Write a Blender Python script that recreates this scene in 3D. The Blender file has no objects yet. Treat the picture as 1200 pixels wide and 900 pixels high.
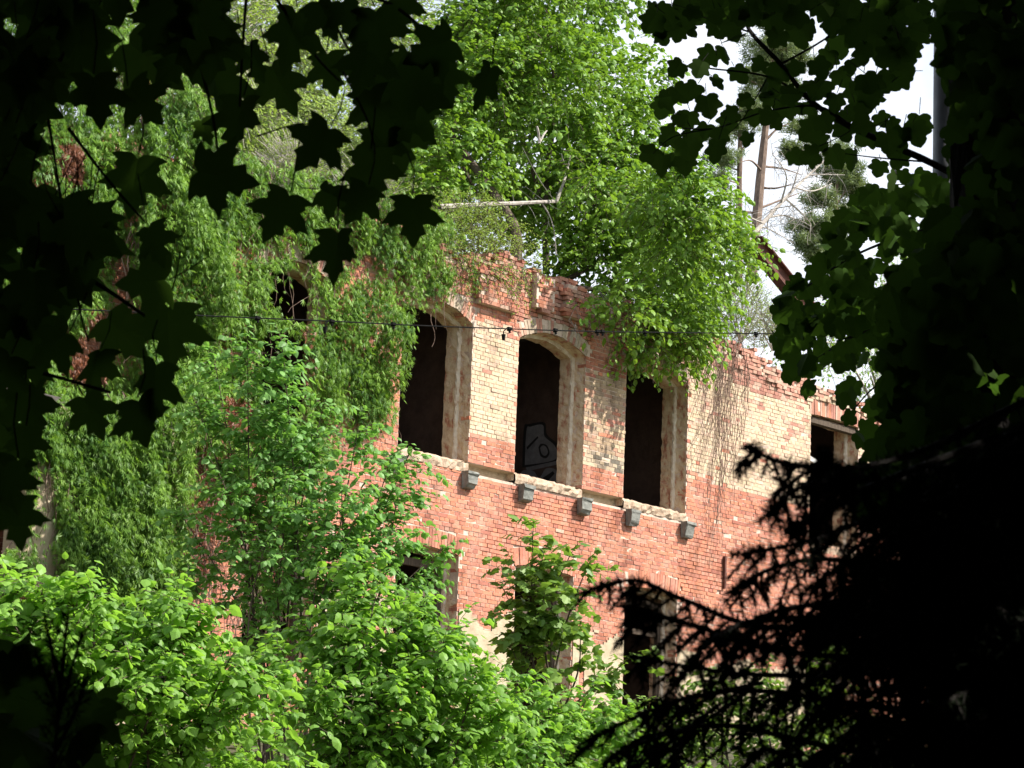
import bpy, math
import numpy as np
from mathutils import Vector, Matrix
rng = np.random.default_rng(7)
R_ = math.radians
scene = bpy.context.scene
COL = scene.collection
W1200, H900 = 1200.0, 900.0

# ------------------------------------------------------------------ camera model
F = 3400.0
PITCH, ROLL, YAW = 0.197978, 0.0374273, 0.855665
CAM = np.array([-38.817, -34.122, -8.315])
fwd = np.array([math.sin(YAW) * math.cos(PITCH), math.cos(YAW) * math.cos(PITCH), math.sin(PITCH)])
rt0 = np.array([math.cos(YAW), -math.sin(YAW), 0.0])
up0 = np.cross(rt0, fwd)
RT = math.cos(ROLL) * rt0 + math.sin(ROLL) * up0
UP = -math.sin(ROLL) * rt0 + math.cos(ROLL) * up0
FH = np.array([math.sin(YAW), math.cos(YAW), 0.0])

def ray(px, py):
    return RT * ((px - 600.0) / F) - UP * ((py - 450.0) / F) + fwd

def at(px, py, Y):
    """point where the sight line meets the plane y = Y (parallel to the facade)"""
    d = ray(px, py)
    return CAM + d * ((Y - CAM[1]) / d[1])

def atx(px, py, X):
    d = ray(px, py)
    return CAM + d * ((X - CAM[0]) / d[0])

def pd(px, py, dist):
    return CAM + ray(px, py) * dist

def proj(P):
    v = np.asarray(P) - CAM
    z = v @ fwd
    return 600 + (v @ RT) / z * F, 450 - (v @ UP) / z * F

def ground_z(x, y):
    s = (x - CAM[0]) * FH[0] + (y - CAM[1]) * FH[1]
    t = np.clip(s / 46.0, 0, 1)
    t = t ** 2.3
    return -9.95 + 5.15 * t

def inpoly(px, py, poly):
    px = np.asarray(px); py = np.asarray(py)
    c = np.zeros(px.shape, bool)
    n = len(poly)
    for i in range(n):
        x1, y1 = poly[i]; x2, y2 = poly[(i + 1) % n]
        if y1 == y2: continue
        hit = ((y1 > py) != (y2 > py)) & (px < (x2 - x1) * (py - y1) / (y2 - y1) + x1)
        c ^= hit
    return c

_perm = np.random.default_rng(3).random((64, 64, 64))
def vnoise(P, s):
    """smooth value noise 0..1 of points P at cell size s"""
    q = np.asarray(P, float) / s
    i = np.floor(q).astype(int); f = q - i
    f = f * f * (3 - 2 * f)
    out = 0
    for a in (0, 1):
        for b in (0, 1):
            for c in (0, 1):
                w = (f[..., 0] if a else 1 - f[..., 0]) * (f[..., 1] if b else 1 - f[..., 1]) * (f[..., 2] if c else 1 - f[..., 2])
                out = out + w * _perm[(i[..., 0] + a) % 64, (i[..., 1] + b) % 64, (i[..., 2] + c) % 64]
    return out

def nrm(v):
    return v / np.maximum(np.linalg.norm(v, axis=-1, keepdims=True), 1e-9)

# ------------------------------------------------------------------ object helpers
def tag(o, label=None, cat=None, group=None, kind=None):
    if label: o['label'] = label
    if cat: o['category'] = cat
    if group: o['group'] = group
    if kind: o['kind'] = kind
    return o

def empty(name, loc, label, cat, group=None):
    o = bpy.data.objects.new(name, None)
    o.empty_display_size = 0.3
    COL.objects.link(o)
    o.location = [float(a) for a in loc]
    return tag(o, label, cat, group)

def link(name, me, mats, parent=None):
    o = bpy.data.objects.new(name, me)
    for m in mats: me.materials.append(m)
    COL.objects.link(o)
    if parent is not None:
        o.parent = parent
        o.matrix_parent_inverse = Matrix.Translation(parent.location).inverted()
    return o

def raw_mesh(name, V, loops, starts, totals, mats, parent=None, tint=None, color=None, matidx=None, smooth=False):
    me = bpy.data.meshes.new(name)
    V = np.asarray(V, np.float32)
    me.vertices.add(len(V)); me.vertices.foreach_set('co', V.ravel())
    me.loops.add(len(loops)); me.loops.foreach_set('vertex_index', np.asarray(loops, np.int32))
    me.polygons.add(len(starts))
    me.polygons.foreach_set('loop_start', np.asarray(starts, np.int32))
    me.polygons.foreach_set('loop_total', np.asarray(totals, np.int32))
    if matidx is not None: me.polygons.foreach_set('material_index', np.asarray(matidx, np.int32))
    me.polygons.foreach_set('use_smooth', np.full(len(starts), bool(smooth)))
    me.update(calc_edges=True)
    if tint is not None:
        a = me.attributes.new('tint', 'FLOAT', 'POINT'); a.data.foreach_set('value', np.asarray(tint, np.float32))
    if color is not None:
        a = me.attributes.new('tone', 'FLOAT_COLOR', 'POINT'); a.data.foreach_set('color', np.asarray(color, np.float32).ravel())
    me.validate()
    return link(name, me, mats, parent)

def quads_mesh(name, V, Q, mats, parent=None, **k):
    Q = np.asarray(Q, np.int32)
    n = Q.shape[1]
    return raw_mesh(name, V, Q.ravel(), np.arange(len(Q)) * n, np.full(len(Q), n), mats, parent, **k)

def merge(parts):
    """[(V, Q)] quads -> one (V, Q)"""
    Vs, Qs, o = [], [], 0
    for V, Q in parts:
        Vs.append(np.asarray(V, float)); Qs.append(np.asarray(Q) + o); o += len(V)
    return np.concatenate(Vs), np.concatenate(Qs)

BOXQ = np.array([[0, 1, 3, 2], [4, 6, 7, 5], [0, 4, 5, 1], [2, 3, 7, 6], [0, 2, 6, 4], [1, 5, 7, 3]])
def box(x0, x1, y0, y1, z0, z1):
    V = np.array([[x, y, z] for x in (x0, x1) for y in (y0, y1) for z in (z0, z1)], float)
    return V, BOXQ

def tube(pts, r0, r1=None, n=6, wob=0.0):
    pts = np.asarray(pts, float)
    m = len(pts)
    r1 = r0 if r1 is None else r1
    T = nrm(np.gradient(pts, axis=0))
    ref = np.array([0.31, 0.2, 0.93])
    A = np.cross(T, ref)
    bad = np.linalg.norm(A, axis=1) < 0.15
    A[bad] = np.cross(T[bad], np.array([1.0, 0, 0]))
    A = nrm(A); B = np.cross(T, A)
    r = np.linspace(r0, r1, m)[:, None, None]
    if wob: r = r * (1 + wob * (rng.random((m, n, 1)) - .5))
    a = np.arange(n) / n * 2 * math.pi
    V = pts[:, None] + r * (A[:, None] * np.cos(a)[None, :, None] + B[:, None] * np.sin(a)[None, :, None])
    i = np.arange(m - 1)[:, None] * n; k = np.arange(n)[None]; k2 = (k + 1) % n
    Q = np.stack([i + k, i + k2, i + n + k2, i + n + k], -1).reshape(-1, 4)
    return V.reshape(-1, 3), Q

def twigs(P0, P1, P2, r0, r1, n=3):
    """many 3-point twigs at once"""
    S = len(P0)
    pts = np.stack([P0, P1, P2], 1)
    T = nrm(P2 - P0); A = nrm(np.cross(T, np.array([.3, .25, .9]))); B = np.cross(T, A)
    a = np.arange(n) / n * 2 * math.pi
    ring = A[:, None] * np.cos(a)[None, :, None] + B[:, None] * np.sin(a)[None, :, None]
    r = np.array([r0, (r0 + r1) / 2, r1])
    V = pts[:, :, None] + r[None, :, None, None] * ring[:, None]
    base = (np.arange(S) * 3 * n)[:, None, None]
    i = (np.arange(2) * n)[None, :, None]; k = np.arange(n)[None, None]; k2 = (k + 1) % n
    Q = np.stack([base + i + k, base + i + k2, base + i + n + k2, base + i + n + k], -1).reshape(-1, 4)
    return V.reshape(-1, 3), Q

def smooth_path(pts, n=24):
    pts = np.asarray(pts, float)
    m = len(pts); t = np.linspace(0, m - 1, n); out = []
    for u in t:
        i = min(int(u), m - 2); f = u - i
        p0, p1, p2, p3 = pts[max(i - 1, 0)], pts[i], pts[i + 1], pts[min(i + 2, m - 1)]
        out.append(.5 * (2 * p1 + (p2 - p0) * f + (2 * p0 - 5 * p1 + 4 * p2 - p3) * f ** 2 + (3 * p1 - p0 - 3 * p2 + p3) * f ** 3))
    return np.array(out)

# ------------------------------------------------------------------ leaf templates (u along axis, v across, w normal)
def sym(half, cu=0.35):
    out = [(u, v) for v, u in half]
    mir = [(u, -v) for v, u in half[::-1] if abs(v) > 1e-6]
    pts = out + mir
    V = [(cu, 0, 0)] + [(u, v, -.22 * abs(v) - .10 * u * u + .05 * u) for u, v in pts]
    n = len(pts)
    Fc = [(0, 1 + i, 1 + (i + 1) % n) for i in range(n)]
    return np.array(V), np.array(Fc)
MAPLE = sym([(0, .07), (.10, -.01), (.22, -.02), (.40, .0), (.49, .04), (.36, .13), (.40, .20), (.34, .27), (.48, .35), (.55, .46), (.68, .57), (.50, .57), (.45, .65), (.31, .59),
             (.20, .60), (.25, .73), (.27, .79), (.14, .83), (.09, .95), (0, 1.08)])
SYCA = sym([(0, .05), (.15, -.04), (.32, -.04), (.46, .04), (.50, .15), (.44, .24), (.48, .30), (.58, .42), (.62, .54), (.52, .61), (.40, .63), (.33, .66), (.34, .76), (.24, .89), (.12, .97), (0, 1.04)])
LIME = (np.array([(0, 0, 0), (.18, .30, -.05), (.52, .36, -.09), (.82, .16, -.12), (1, 0, -.2), (.82, -.16, -.12), (.52, -.36, -.09), (.18, -.30, -.05), (.5, 0, .02)]),
        np.array([(8, 0, 1), (8, 1, 2), (8, 2, 3), (8, 3, 4), (8, 4, 5), (8, 5, 6), (8, 6, 7), (8, 7, 0)]))
SMALL = (np.array([(0, 0, 0), (.45, .30, -.08), (1, 0, -.1), (.45, -.30, -.08)]), np.array([(0, 2, 1), (0, 3, 2)]))
NEEDLE = (np.array([(0, .04, 0), (0, -.04, 0), (1, 0, 0)]), np.array([(0, 1, 2)]))
CREEP = (np.array([(0, 0, 0), (.6, .62, -.1), (.35, .25, 0), (.95, .42, -.14), (.5, .10, 0), (1.1, 0, -.16), (.5, -.10, 0), (.95, -.42, -.14), (.35, -.25, 0), (.6, -.62, -.1)]),
         np.array([(0, 2, 1), (0, 4, 3), (0, 5, 4), (0, 6, 5), (0, 7, 6), (0, 9, 8)]))

def leaves(name, P, D, N, size, tint, tmpl, mats, parent, wide=1.0, extra=None):
    P = np.asarray(P, float); n = len(P)
    D = nrm(np.asarray(D, float)); N = np.asarray(N, float)
    S = nrm(np.cross(N, D)); N = np.cross(D, S)
    TV, TF = tmpl
    size = np.broadcast_to(np.asarray(size, float), (n,))[:, None, None]
    fold = rng.uniform(.3, 2.0, n)[:, None, None]
    V = P[:, None] + size * (TV[None, :, 0:1] * D[:, None] + wide * TV[None, :, 1:2] * S[:, None] + fold * TV[None, :, 2:3] * N[:, None])
    k = len(TV)
    Fc = (TF[None] + (np.arange(n) * k)[:, None, None]).reshape(-1, 3)
    V = V.reshape(-1, 3); tt = np.repeat(tint, k)
    if extra is None: return quads_mesh(name, V, Fc, mats, parent, tint=tt)
    EV, EQ = extra
    loops = np.concatenate([Fc.ravel(), (EQ + len(V)).ravel()])
    tot = np.concatenate([np.full(len(Fc), 3), np.full(len(EQ), 4)]); st = np.concatenate([[0], np.cumsum(tot)[:-1]])
    mi = np.concatenate([np.zeros(len(Fc), int), np.ones(len(EQ), int)])
    return raw_mesh(name, np.concatenate([V, EV]), loops, st, tot, mats, parent, tint=np.concatenate([tt, np.zeros(len(EV))]), matidx=mi)

def sprays(O, Dr, L, K, size, droop=.25, jit=.3, flat=.45, upw=(0, 0, 1.0)):
    """leafy shoots: K leaves alternate along each twig. returns leaf arrays and twig points"""
    S = len(O); Dr = nrm(Dr)
    L = np.broadcast_to(np.asarray(L, float), (S,))[:, None]
    t = (np.arange(K) + 1.0) / K
    down = np.array([0, 0, -1.0])
    P = O[:, None] + Dr[:, None] * (L * t)[..., None] + down * (droop * L * t ** 2)[..., None]
    T = nrm(Dr[:, None] + down * (2 * droop * t)[None, :, None])
    side = nrm(np.cross(T, np.array([0.05, 0.03, 1.0])))
    sg = np.where(np.arange(K) % 2 == 0, 1.0, -1.0); sg[-1] = 0
    D = T * .55 + side * (sg * .85)[None, :, None] + down * .35 + rng.normal(0, jit, P.shape)
    N = np.array(upw) + rng.normal(0, flat, P.shape)
    sz = size * rng.uniform(.45, 1.2, (S, K)) * rng.uniform(.8, 1.15, (S, 1))
    P = P + rng.normal(0, .02, P.shape)
    mid = O + Dr * (L * .5) + down * (droop * L * .25)
    end = O + Dr * L + down * (droop * L)
    return P.reshape(-1, 3), D.reshape(-1, 3), N.reshape(-1, 3), sz.ravel(), (O, mid, end)

def cat(*xs):
    return [np.concatenate(a) for a in zip(*xs)]

def blob_points(blobs, n):
    """random points in the outer part of ellipsoid blobs, with outward directions"""
    C = np.array([b[0] for b in blobs]); Rr = np.array([b[1] for b in blobs], float)
    w = Rr ** 2; w /= w.sum()
    k = rng.choice(len(blobs), n, p=w)
    d = nrm(rng.normal(0, 1, (n, 3)))
    r = Rr[k] * rng.uniform(.35, 1.0, n) ** .6
    return C[k] + d * r[:, None], d

# ------------------------------------------------------------------ materials
def newmat(name):
    m = bpy.data.materials.new(name); m.use_nodes = True
    nt = m.node_tree
    for n in list(nt.nodes): nt.nodes.remove(n)
    out = nt.nodes.new('ShaderNodeOutputMaterial')
    return m, nt, out

def node(nt, typ, **kw):
    n = nt.nodes.new(typ)
    for k, v in kw.items():
        if k in n.inputs: n.inputs[k].default_value = v
        else: setattr(n, k, v)
    return n

def ramp(nt, stops):
    r = nt.nodes.new('ShaderNodeValToRGB')
    e = r.color_ramp.elements
    while len(e) < len(stops): e.new(.5)
    for i, (p, c) in enumerate(stops):
        e[i].position = p; e[i].color = (*c, 1) if len(c) == 3 else c
    return r

def leaf_mat(name, dark, light, trans=.35, tcol=None, rough=.5, spec=.35):
    m, nt, out = newmat(name)
    at_ = node(nt, 'ShaderNodeAttribute', attribute_name='tint')
    rp = ramp(nt, [(0, dark), (1, light)])
    nt.links.new(at_.outputs['Fac'], rp.inputs[0])
    p = node(nt, 'ShaderNodeBsdfPrincipled', Roughness=rough)
    p.inputs['Specular IOR Level'].default_value = spec
    nt.links.new(rp.outputs[0], p.inputs['Base Color'])
    if trans > 0:
        t = node(nt, 'ShaderNodeBsdfTranslucent')
        tc = tcol or (light[0] * 1.25, light[1] * 1.3, light[2] * .6)
        mx = node(nt, 'ShaderNodeMix', data_type='RGBA')
        mx.inputs[0].default_value = .7
        nt.links.new(rp.outputs[0], mx.inputs[6]); mx.inputs[7].default_value = (*tc, 1)
        nt.links.new(mx.outputs[2], t.inputs['Color'])
        ms = node(nt, 'ShaderNodeMixShader'); ms.inputs[0].default_value = trans
        nt.links.new(p.outputs[0], ms.inputs[1]); nt.links.new(t.outputs[0], ms.inputs[2])
        nt.links.new(ms.outputs[0], out.inputs[0])
    else:
        nt.links.new(p.outputs[0], out.inputs[0])
    return m

def noise_mat(name, stops, scale=4.0, detail=6, rough=.9, bump=.3, bscale=30, stretch=(1, 1, 1), spec=.25):
    m, nt, out = newmat(name)
    tc = node(nt, 'ShaderNodeTexCoord'); mp = node(nt, 'ShaderNodeMapping'); mp.inputs['Scale'].default_value = stretch
    nt.links.new(tc.outputs['Object'], mp.inputs[0])
    n1 = node(nt, 'ShaderNodeTexNoise', Scale=scale, Detail=detail, Roughness=.65)
    nt.links.new(mp.outputs[0], n1.inputs['Vector'])
    rp = ramp(nt, stops); nt.links.new(n1.outputs['Fac'], rp.inputs[0])
    p = node(nt, 'ShaderNodeBsdfPrincipled', Roughness=rough); p.inputs['Specular IOR Level'].default_value = spec
    nt.links.new(rp.outputs[0], p.inputs['Base Color'])
    n2 = node(nt, 'ShaderNodeTexNoise', Scale=bscale, Detail=4)
    nt.links.new(mp.outputs[0], n2.inputs['Vector'])
    b = node(nt, 'ShaderNodeBump', Strength=bump, Distance=.02)
    nt.links.new(n2.outputs['Fac'], b.inputs['Height']); nt.links.new(b.outputs[0], p.inputs['Normal'])
    nt.links.new(p.outputs[0], out.inputs[0])
    return m

def brick_mat(name):
    m, nt, out = newmat(name)
    a = node(nt, 'ShaderNodeAttribute', attribute_name='tone')
    tc = node(nt, 'ShaderNodeTexCoord')
    n1 = node(nt, 'ShaderNodeTexNoise', Scale=26.0, Detail=5, Roughness=.7)
    nt.links.new(tc.outputs['Object'], n1.inputs['Vector'])
    r1 = ramp(nt, [(.25, (.55, .52, .5)), (.5, (1, 1, 1)), (.8, (1.25, 1.2, 1.15))])
    nt.links.new(n1.outputs['Fac'], r1.inputs[0])
    mul = node(nt, 'ShaderNodeMix', data_type='RGBA', blend_type='MULTIPLY'); mul.inputs[0].default_value = .8
    nt.links.new(a.outputs['Color'], mul.inputs[6]); nt.links.new(r1.outputs[0], mul.inputs[7])
    # lime bloom: irregular pale patches left by old render
    n2 = node(nt, 'ShaderNodeTexNoise', Scale=1.7, Detail=9, Roughness=.72)
    nt.links.new(tc.outputs['Object'], n2.inputs['Vector'])
    r2 = ramp(nt, [(.52, (0, 0, 0)), (.72, (.62, .62, .62))]); nt.links.new(n2.outputs['Fac'], r2.inputs[0])
    mx = node(nt, 'ShaderNodeMix', data_type='RGBA')
    nt.links.new(r2.outputs[0], mx.inputs[0]); nt.links.new(mul.outputs[2], mx.inputs[6]); mx.inputs[7].default_value = (.54, .35, .26, 1)
    # soot and damp stains
    n3 = node(nt, 'ShaderNodeTexNoise', Scale=1.1, Detail=8, Roughness=.7)
    mp = node(nt, 'ShaderNodeMapping'); mp.inputs['Scale'].default_value = (1.6, 1, .7); mp.inputs['Location'].default_value = (5, 3, 9)
    nt.links.new(tc.outputs['Object'], mp.inputs[0]); nt.links.new(mp.outputs[0], n3.inputs['Vector'])
    r3 = ramp(nt, [(.52, (1, 1, 1)), (.70, (.50, .46, .43))]); nt.links.new(n3.outputs['Fac'], r3.inputs[0])
    m2 = node(nt, 'ShaderNodeMix', data_type='RGBA', blend_type='MULTIPLY'); m2.inputs[0].default_value = 1
    nt.links.new(mx.outputs[2], m2.inputs[6]); nt.links.new(r3.outputs[0], m2.inputs[7])
    p = node(nt, 'ShaderNodeBsdfPrincipled', Roughness=.92); p.inputs['Specular IOR Level'].default_value = .2
    nt.links.new(m2.outputs[2], p.inputs['Base Color'])
    b = node(nt, 'ShaderNodeBump', Strength=.4, Distance=.01)
    nt.links.new(n1.outputs['Fac'], b.inputs['Height']); nt.links.new(b.outputs[0], p.inputs['Normal'])
    nt.links.new(p.outputs[0], out.inputs[0])
    return m

def flat_mat(name, col, rough=.7, spec=.3, metallic=0.0):
    m, nt, out = newmat(name)
    p = node(nt, 'ShaderNodeBsdfPrincipled', Roughness=rough, Metallic=metallic); p.inputs['Specular IOR Level'].default_value = spec
    tc = node(nt, 'ShaderNodeTexCoord'); n1 = node(nt, 'ShaderNodeTexNoise', Scale=9.0, Detail=5)
    nt.links.new(tc.outputs['Object'], n1.inputs['Vector'])
    rp = ramp(nt, [(.25, tuple(c * .7 for c in col)), (.75, tuple(min(1, c * 1.25) for c in col))])
    nt.links.new(n1.outputs['Fac'], rp.inputs[0]); nt.links.new(rp.outputs[0], p.inputs['Base Color'])
    nt.links.new(p.outputs[0], out.inputs[0])
    return m

M = dict(
    brick=brick_mat('old_brick'),
    mortar=noise_mat('lime_mortar', [(.3, (.36, .26, .20)), (.5, (.53, .41, .33)), (.7, (.60, .49, .41))], 5, bump=.5),
    plaster=noise_mat('tan_plaster', [(.3, (.30, .23, .15)), (.5, (.42, .34, .23)), (.72, (.50, .42, .30))], 3.5, bump=.35),
    reveal=noise_mat('worn_reveal_plaster', [(.30, (.22, .10, .06)), (.40, (.42, .20, .13)), (.46, (.50, .36, .24)), (.56, (.58, .45, .31)), (.72, (.64, .54, .41))], 4.5, 10, bump=1.0, bscale=22, stretch=(1.5, 1.5, .8)),
    ridge=noise_mat('pale_ridge_plaster', [(.3, (.42, .30, .21)), (.45, (.58, .48, .37)), (.7, (.70, .63, .52))], 9, bump=.4),
    rubble=noise_mat('sill_rubble', [(.3, (.20, .13, .09)), (.45, (.38, .27, .19)), (.7, (.50, .41, .31))], 9, 8, bump=1, bscale=14),
    stone=noise_mat('grey_corbel_stone', [(.3, (.10, .10, .09)), (.55, (.20, .20, .18)), (.75, (.30, .30, .27))], 7, bump=.4),
    inner=noise_mat('darkened_inner_plaster', [(.3, (.035, .022, .017)), (.6, (.07, .045, .035))], 3),  # colour darkened to deepen the shade inside the rooms
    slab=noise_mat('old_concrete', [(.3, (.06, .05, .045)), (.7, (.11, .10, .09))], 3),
    wood=noise_mat('weathered_wood', [(.3, (.05, .036, .026)), (.7, (.12, .09, .065))], 6, stretch=(6, 6, .6)),
    whitewood=noise_mat('pale_board', [(.3, (.35, .34, .33)), (.7, (.62, .61, .60))], 6),
    rust=noise_mat('rusted_steel', [(.3, (.055, .022, .016)), (.55, (.11, .042, .030)), (.75, (.17, .075, .05))], 8, rough=.7, bump=.3),
    bark=noise_mat('brown_bark', [(.3, (.045, .032, .022)), (.7, (.13, .10, .075))], 9, bump=1, bscale=24, stretch=(1, 1, .25)),
    palebark=noise_mat('dead_pale_bark', [(.3, (.22, .19, .16)), (.7, (.46, .42, .38))], 9, bump=.8, stretch=(1, 1, .3)),
    pinebark=noise_mat('pine_bark', [(.3, (.10, .07, .055)), (.7, (.24, .17, .13))], 8, bump=.9, stretch=(1, 1, .4)),
    darkbark=noise_mat('dark_bark', [(.3, (.008, .006, .005)), (.7, (.022, .018, .014))], 9, bump=1, stretch=(1, 1, .3)),  # near-black, far darker than the other barks
    vine=noise_mat('dry_vine_stem', [(.3, (.10, .065, .05)), (.7, (.22, .15, .115))], 12),
    cable=flat_mat('black_rubber', (.010, .010, .010), .9, .05),
    pole=flat_mat('galvanised_steel', (.17, .175, .19), .55, .4, .3),
    lime=leaf_mat('fresh_linden_leaf', (.080, .190, .024), (.245, .440, .070), .48),
    hazel=leaf_mat('hazel_leaf', (.070, .175, .030), (.200, .390, .095), .40),
    maple=leaf_mat('sunlit_maple_leaf', (.050, .135, .014), (.245, .400, .048), .33),
    sapling=leaf_mat('sapling_leaf', (.075, .160, .026), (.210, .330, .060), .38),
    creeper=leaf_mat('creeper_leaf', (.048, .125, .018), (.225, .375, .055), .34, rough=.5, spec=.3),
    redcreeper=leaf_mat('withered_creeper_leaf', (.12, .040, .020), (.30, .12, .065), .25),
    pale=leaf_mat('pale_willow_leaf', (.17, .26, .07), (.32, .42, .14), .45),
    feather=leaf_mat('feathery_shrub_leaf', (.12, .20, .04), (.27, .36, .08), .4),
    pine=leaf_mat('pine_needle', (.075, .115, .05), (.18, .23, .095), .3),
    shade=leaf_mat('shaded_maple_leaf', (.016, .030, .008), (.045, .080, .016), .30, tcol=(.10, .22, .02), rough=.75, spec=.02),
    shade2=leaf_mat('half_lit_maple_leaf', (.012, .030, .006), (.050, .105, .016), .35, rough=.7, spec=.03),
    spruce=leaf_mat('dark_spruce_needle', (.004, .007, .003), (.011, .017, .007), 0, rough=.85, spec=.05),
    shade_canopy=leaf_mat('shade_canopy_leaf', (.010, .018, .005), (.024, .042, .010), .06, rough=.8, spec=.1),
    herb=leaf_mat('undergrowth_leaf', (.075, .160, .024), (.20, .31, .055), .4),
)
m, nt, out = newmat('forest_floor')
tc = node(nt, 'ShaderNodeTexCoord'); n1 = node(nt, 'ShaderNodeTexNoise', Scale=.8, Detail=10, Roughness=.7)
nt.links.new(tc.outputs['Object'], n1.inputs['Vector'])
rp = ramp(nt, [(.3, (.035, .028, .016)), (.5, (.06, .055, .025)), (.65, (.05, .085, .022))]); nt.links.new(n1.outputs['Fac'], rp.inputs[0])
p = node(nt, 'ShaderNodeBsdfPrincipled', Roughness=.95); nt.links.new(rp.outputs[0], p.inputs['Base Color']); nt.links.new(p.outputs[0], out.inputs[0])
M['ground'] = m

# ------------------------------------------------------------------ ground
def build_ground():
    s = np.concatenate([[-400, -150, -60], np.arange(-30, 100, 2.0), [130, 200, 350, 600]])
    l = np.concatenate([[-400, -150, -60], np.arange(-30, 32, 2.0), [60, 150, 400]])
    SS, LL = np.meshgrid(s, l, indexing='ij')
    lat = np.array([FH[1], -FH[0]])
    X = CAM[0] + SS * FH[0] + LL * lat[0]; Y = CAM[1] + SS * FH[1] + LL * lat[1]
    Z = ground_z(X, Y)
    V = np.stack([X, Y, Z], -1).reshape(-1, 3)
    V[:, 2] += (vnoise(V * np.array([1, 1, 0]), 3.0) - .5) * .25
    n, mm = SS.shape
    i = np.arange(n - 1)[:, None] * mm + np.arange(mm - 1)[None]
    Q = np.stack([i, i + mm, i + mm + 1, i + 1], -1).reshape(-1, 4)[:, ::-1]
    o = quads_mesh('ground', V, Q, [M['ground']], smooth=True); tag(o, kind='structure')
build_ground()

# ------------------------------------------------------------------ the ruin
ZB, ZT = -5.2, 4.9
XL, XR = -17.0, 17.0
ROW = .077
OPEN = [  # x0, x1, z0, spring, apex, kind
    dict(x0=-6.05, x1=-4.25, z0=.45, sp=3.0, ap=3.25, k='u'),
    dict(x0=-2.50, x1=-.65, z0=.48, sp=3.02, ap=3.27, k='u'),
    dict(x0=.63, x1=2.58, z0=.48, sp=3.02, ap=3.27, k='u'),
    dict(x0=3.82, x1=5.78, z0=.48, sp=3.02, ap=3.27, k='u'),
    dict(x0=9.99, x1=11.75, z0=.50, sp=3.17, ap=3.20, k='r'),
    dict(x0=13.6, x1=15.4, z0=.50, sp=3.17, ap=3.20, k='r'),
    dict(x0=-6.0, x1=-4.35, z0=-3.6, sp=-1.21, ap=-1.14, k='g'),
    dict(x0=-2.41, x1=-.78, z0=-3.6, sp=-1.21, ap=-1.14, k='g'),
    dict(x0=.77, x1=2.42, z0=-4.7, sp=-1.18, ap=-1.12, k='g'),
    dict(x0=3.97, x1=5.59, z0=-4.7, sp=-1.18, ap=-1.12, k='g'),
    dict(x0=9.9, x1=11.6, z0=-3.6, sp=-1.18, ap=-1.12, k='g'),
]
for o in OPEN:
    w = (o['x1'] - o['x0']) / 2; h = o['ap'] - o['sp']
    o['xc'] = (o['x0'] + o['x1']) / 2; o['w'] = w
    o['R'] = (w * w + h * h) / (2 * h); o['zc'] = o['ap'] - o['R']
def half(o, z):
    if z <= o['sp']: return o['w']
    q = o['R'] ** 2 - (z - o['zc']) ** 2
    return math.sqrt(q) if (q > 0 and z < o['ap']) else -1
RINGH = {'u': .27, 'r': .32, 'g': .33}
def in_ring(o, x, z):
    d = math.hypot(x - o['xc'], z - o['zc'])
    return abs(x - o['xc']) < o['w'] + .06 and z > o['sp'] - .05 and o['R'] - .02 < d < o['R'] + RINGH[o['k']]

TOPX = [-17, -9, -6, -3, -1.2, -.4, .1, .5, .75, .9, 1.2, 1.9, 2.5, 3.0, 5.8, 6.4, 7.4, 8.4, 9.2, 10.4, 11.5, 12.5, 17]
TOPZ = [4.3, 4.4, 4.35, 4.4, 4.25, 4.35, 4.5, 4.58, 4.45, 4.3, 4.42, 4.45, 4.3, 4.25, 4.2, 4.22, 4.14, 4.05, 3.95, 3.86, 3.75, 3.7, 3.6]
def top(x):
    return np.interp(x, TOPX, TOPZ)
BLOCKS = [(-.62, .50, 3.44, 4.02), (.98, 1.42, 3.60, 4.30), (1.80, 2.42, 3.62, 4.24)]
RED = np.array([(.47, .190, .122), (.49, .200, .124), (.45, .175, .116), (.51, .225, .150), (.48, .225, .160), (.43, .185, .132), (.37, .145, .104), (.50, .205, .125)])
YEL = np.array([(.54, .42, .285), (.54, .42, .295), (.52, .40, .275), (.53, .39, .29), (.56, .45, .305), (.50, .36, .26), (.53, .42, .285), (.55, .44, .315)])
DUL = np.array([(.42, .30, .20), (.36, .26, .17), (.45, .33, .22), (.33, .24, .17), (.40, .23, .16), (.46, .35, .23)])
PUR = np.array([(.40, .20, .15), (.46, .27, .20), (.36, .17, .13), (.49, .33, .25), (.44, .22, .16)])
def tone(x, z):
    r = rng.random()
    if -.65 < x < .63 and z > 1.02 and z < 3.16:
        pal = YEL if r > .02 else PUR
        if z > 2.95 and r < .3: pal = RED
    elif 2.58 < x < 3.82 and .5 < z < 3.2:
        if z < .98: pal = RED
        elif z < 1.25: pal = np.array([(.46, .38, .27), (.30, .25, .19), (.50, .40, .28), (.16, .14, .11)])
        elif z > 2.78: pal = RED * .85
        else: pal = DUL if r > .1 else RED
    elif x > 5.75 and z > 1.2 + .12 * math.sin(x * 2.1) * (x < 6.6):
        if z > 3.45 + .2 * math.sin(x * 1.3): pal = PUR
        elif z > 2.2: pal = YEL if r > .14 else PUR
        else: pal = YEL if r > .05 else (RED + YEL) / 2 if False else YEL if r > .035 else RED
    elif z > 3.4: pal = (PUR if r > .45 else RED) * .92
    else: pal = RED if r > .02 else PUR
    return pal[rng.integers(len(pal))] * rng.uniform(.9, 1.08)

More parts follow.
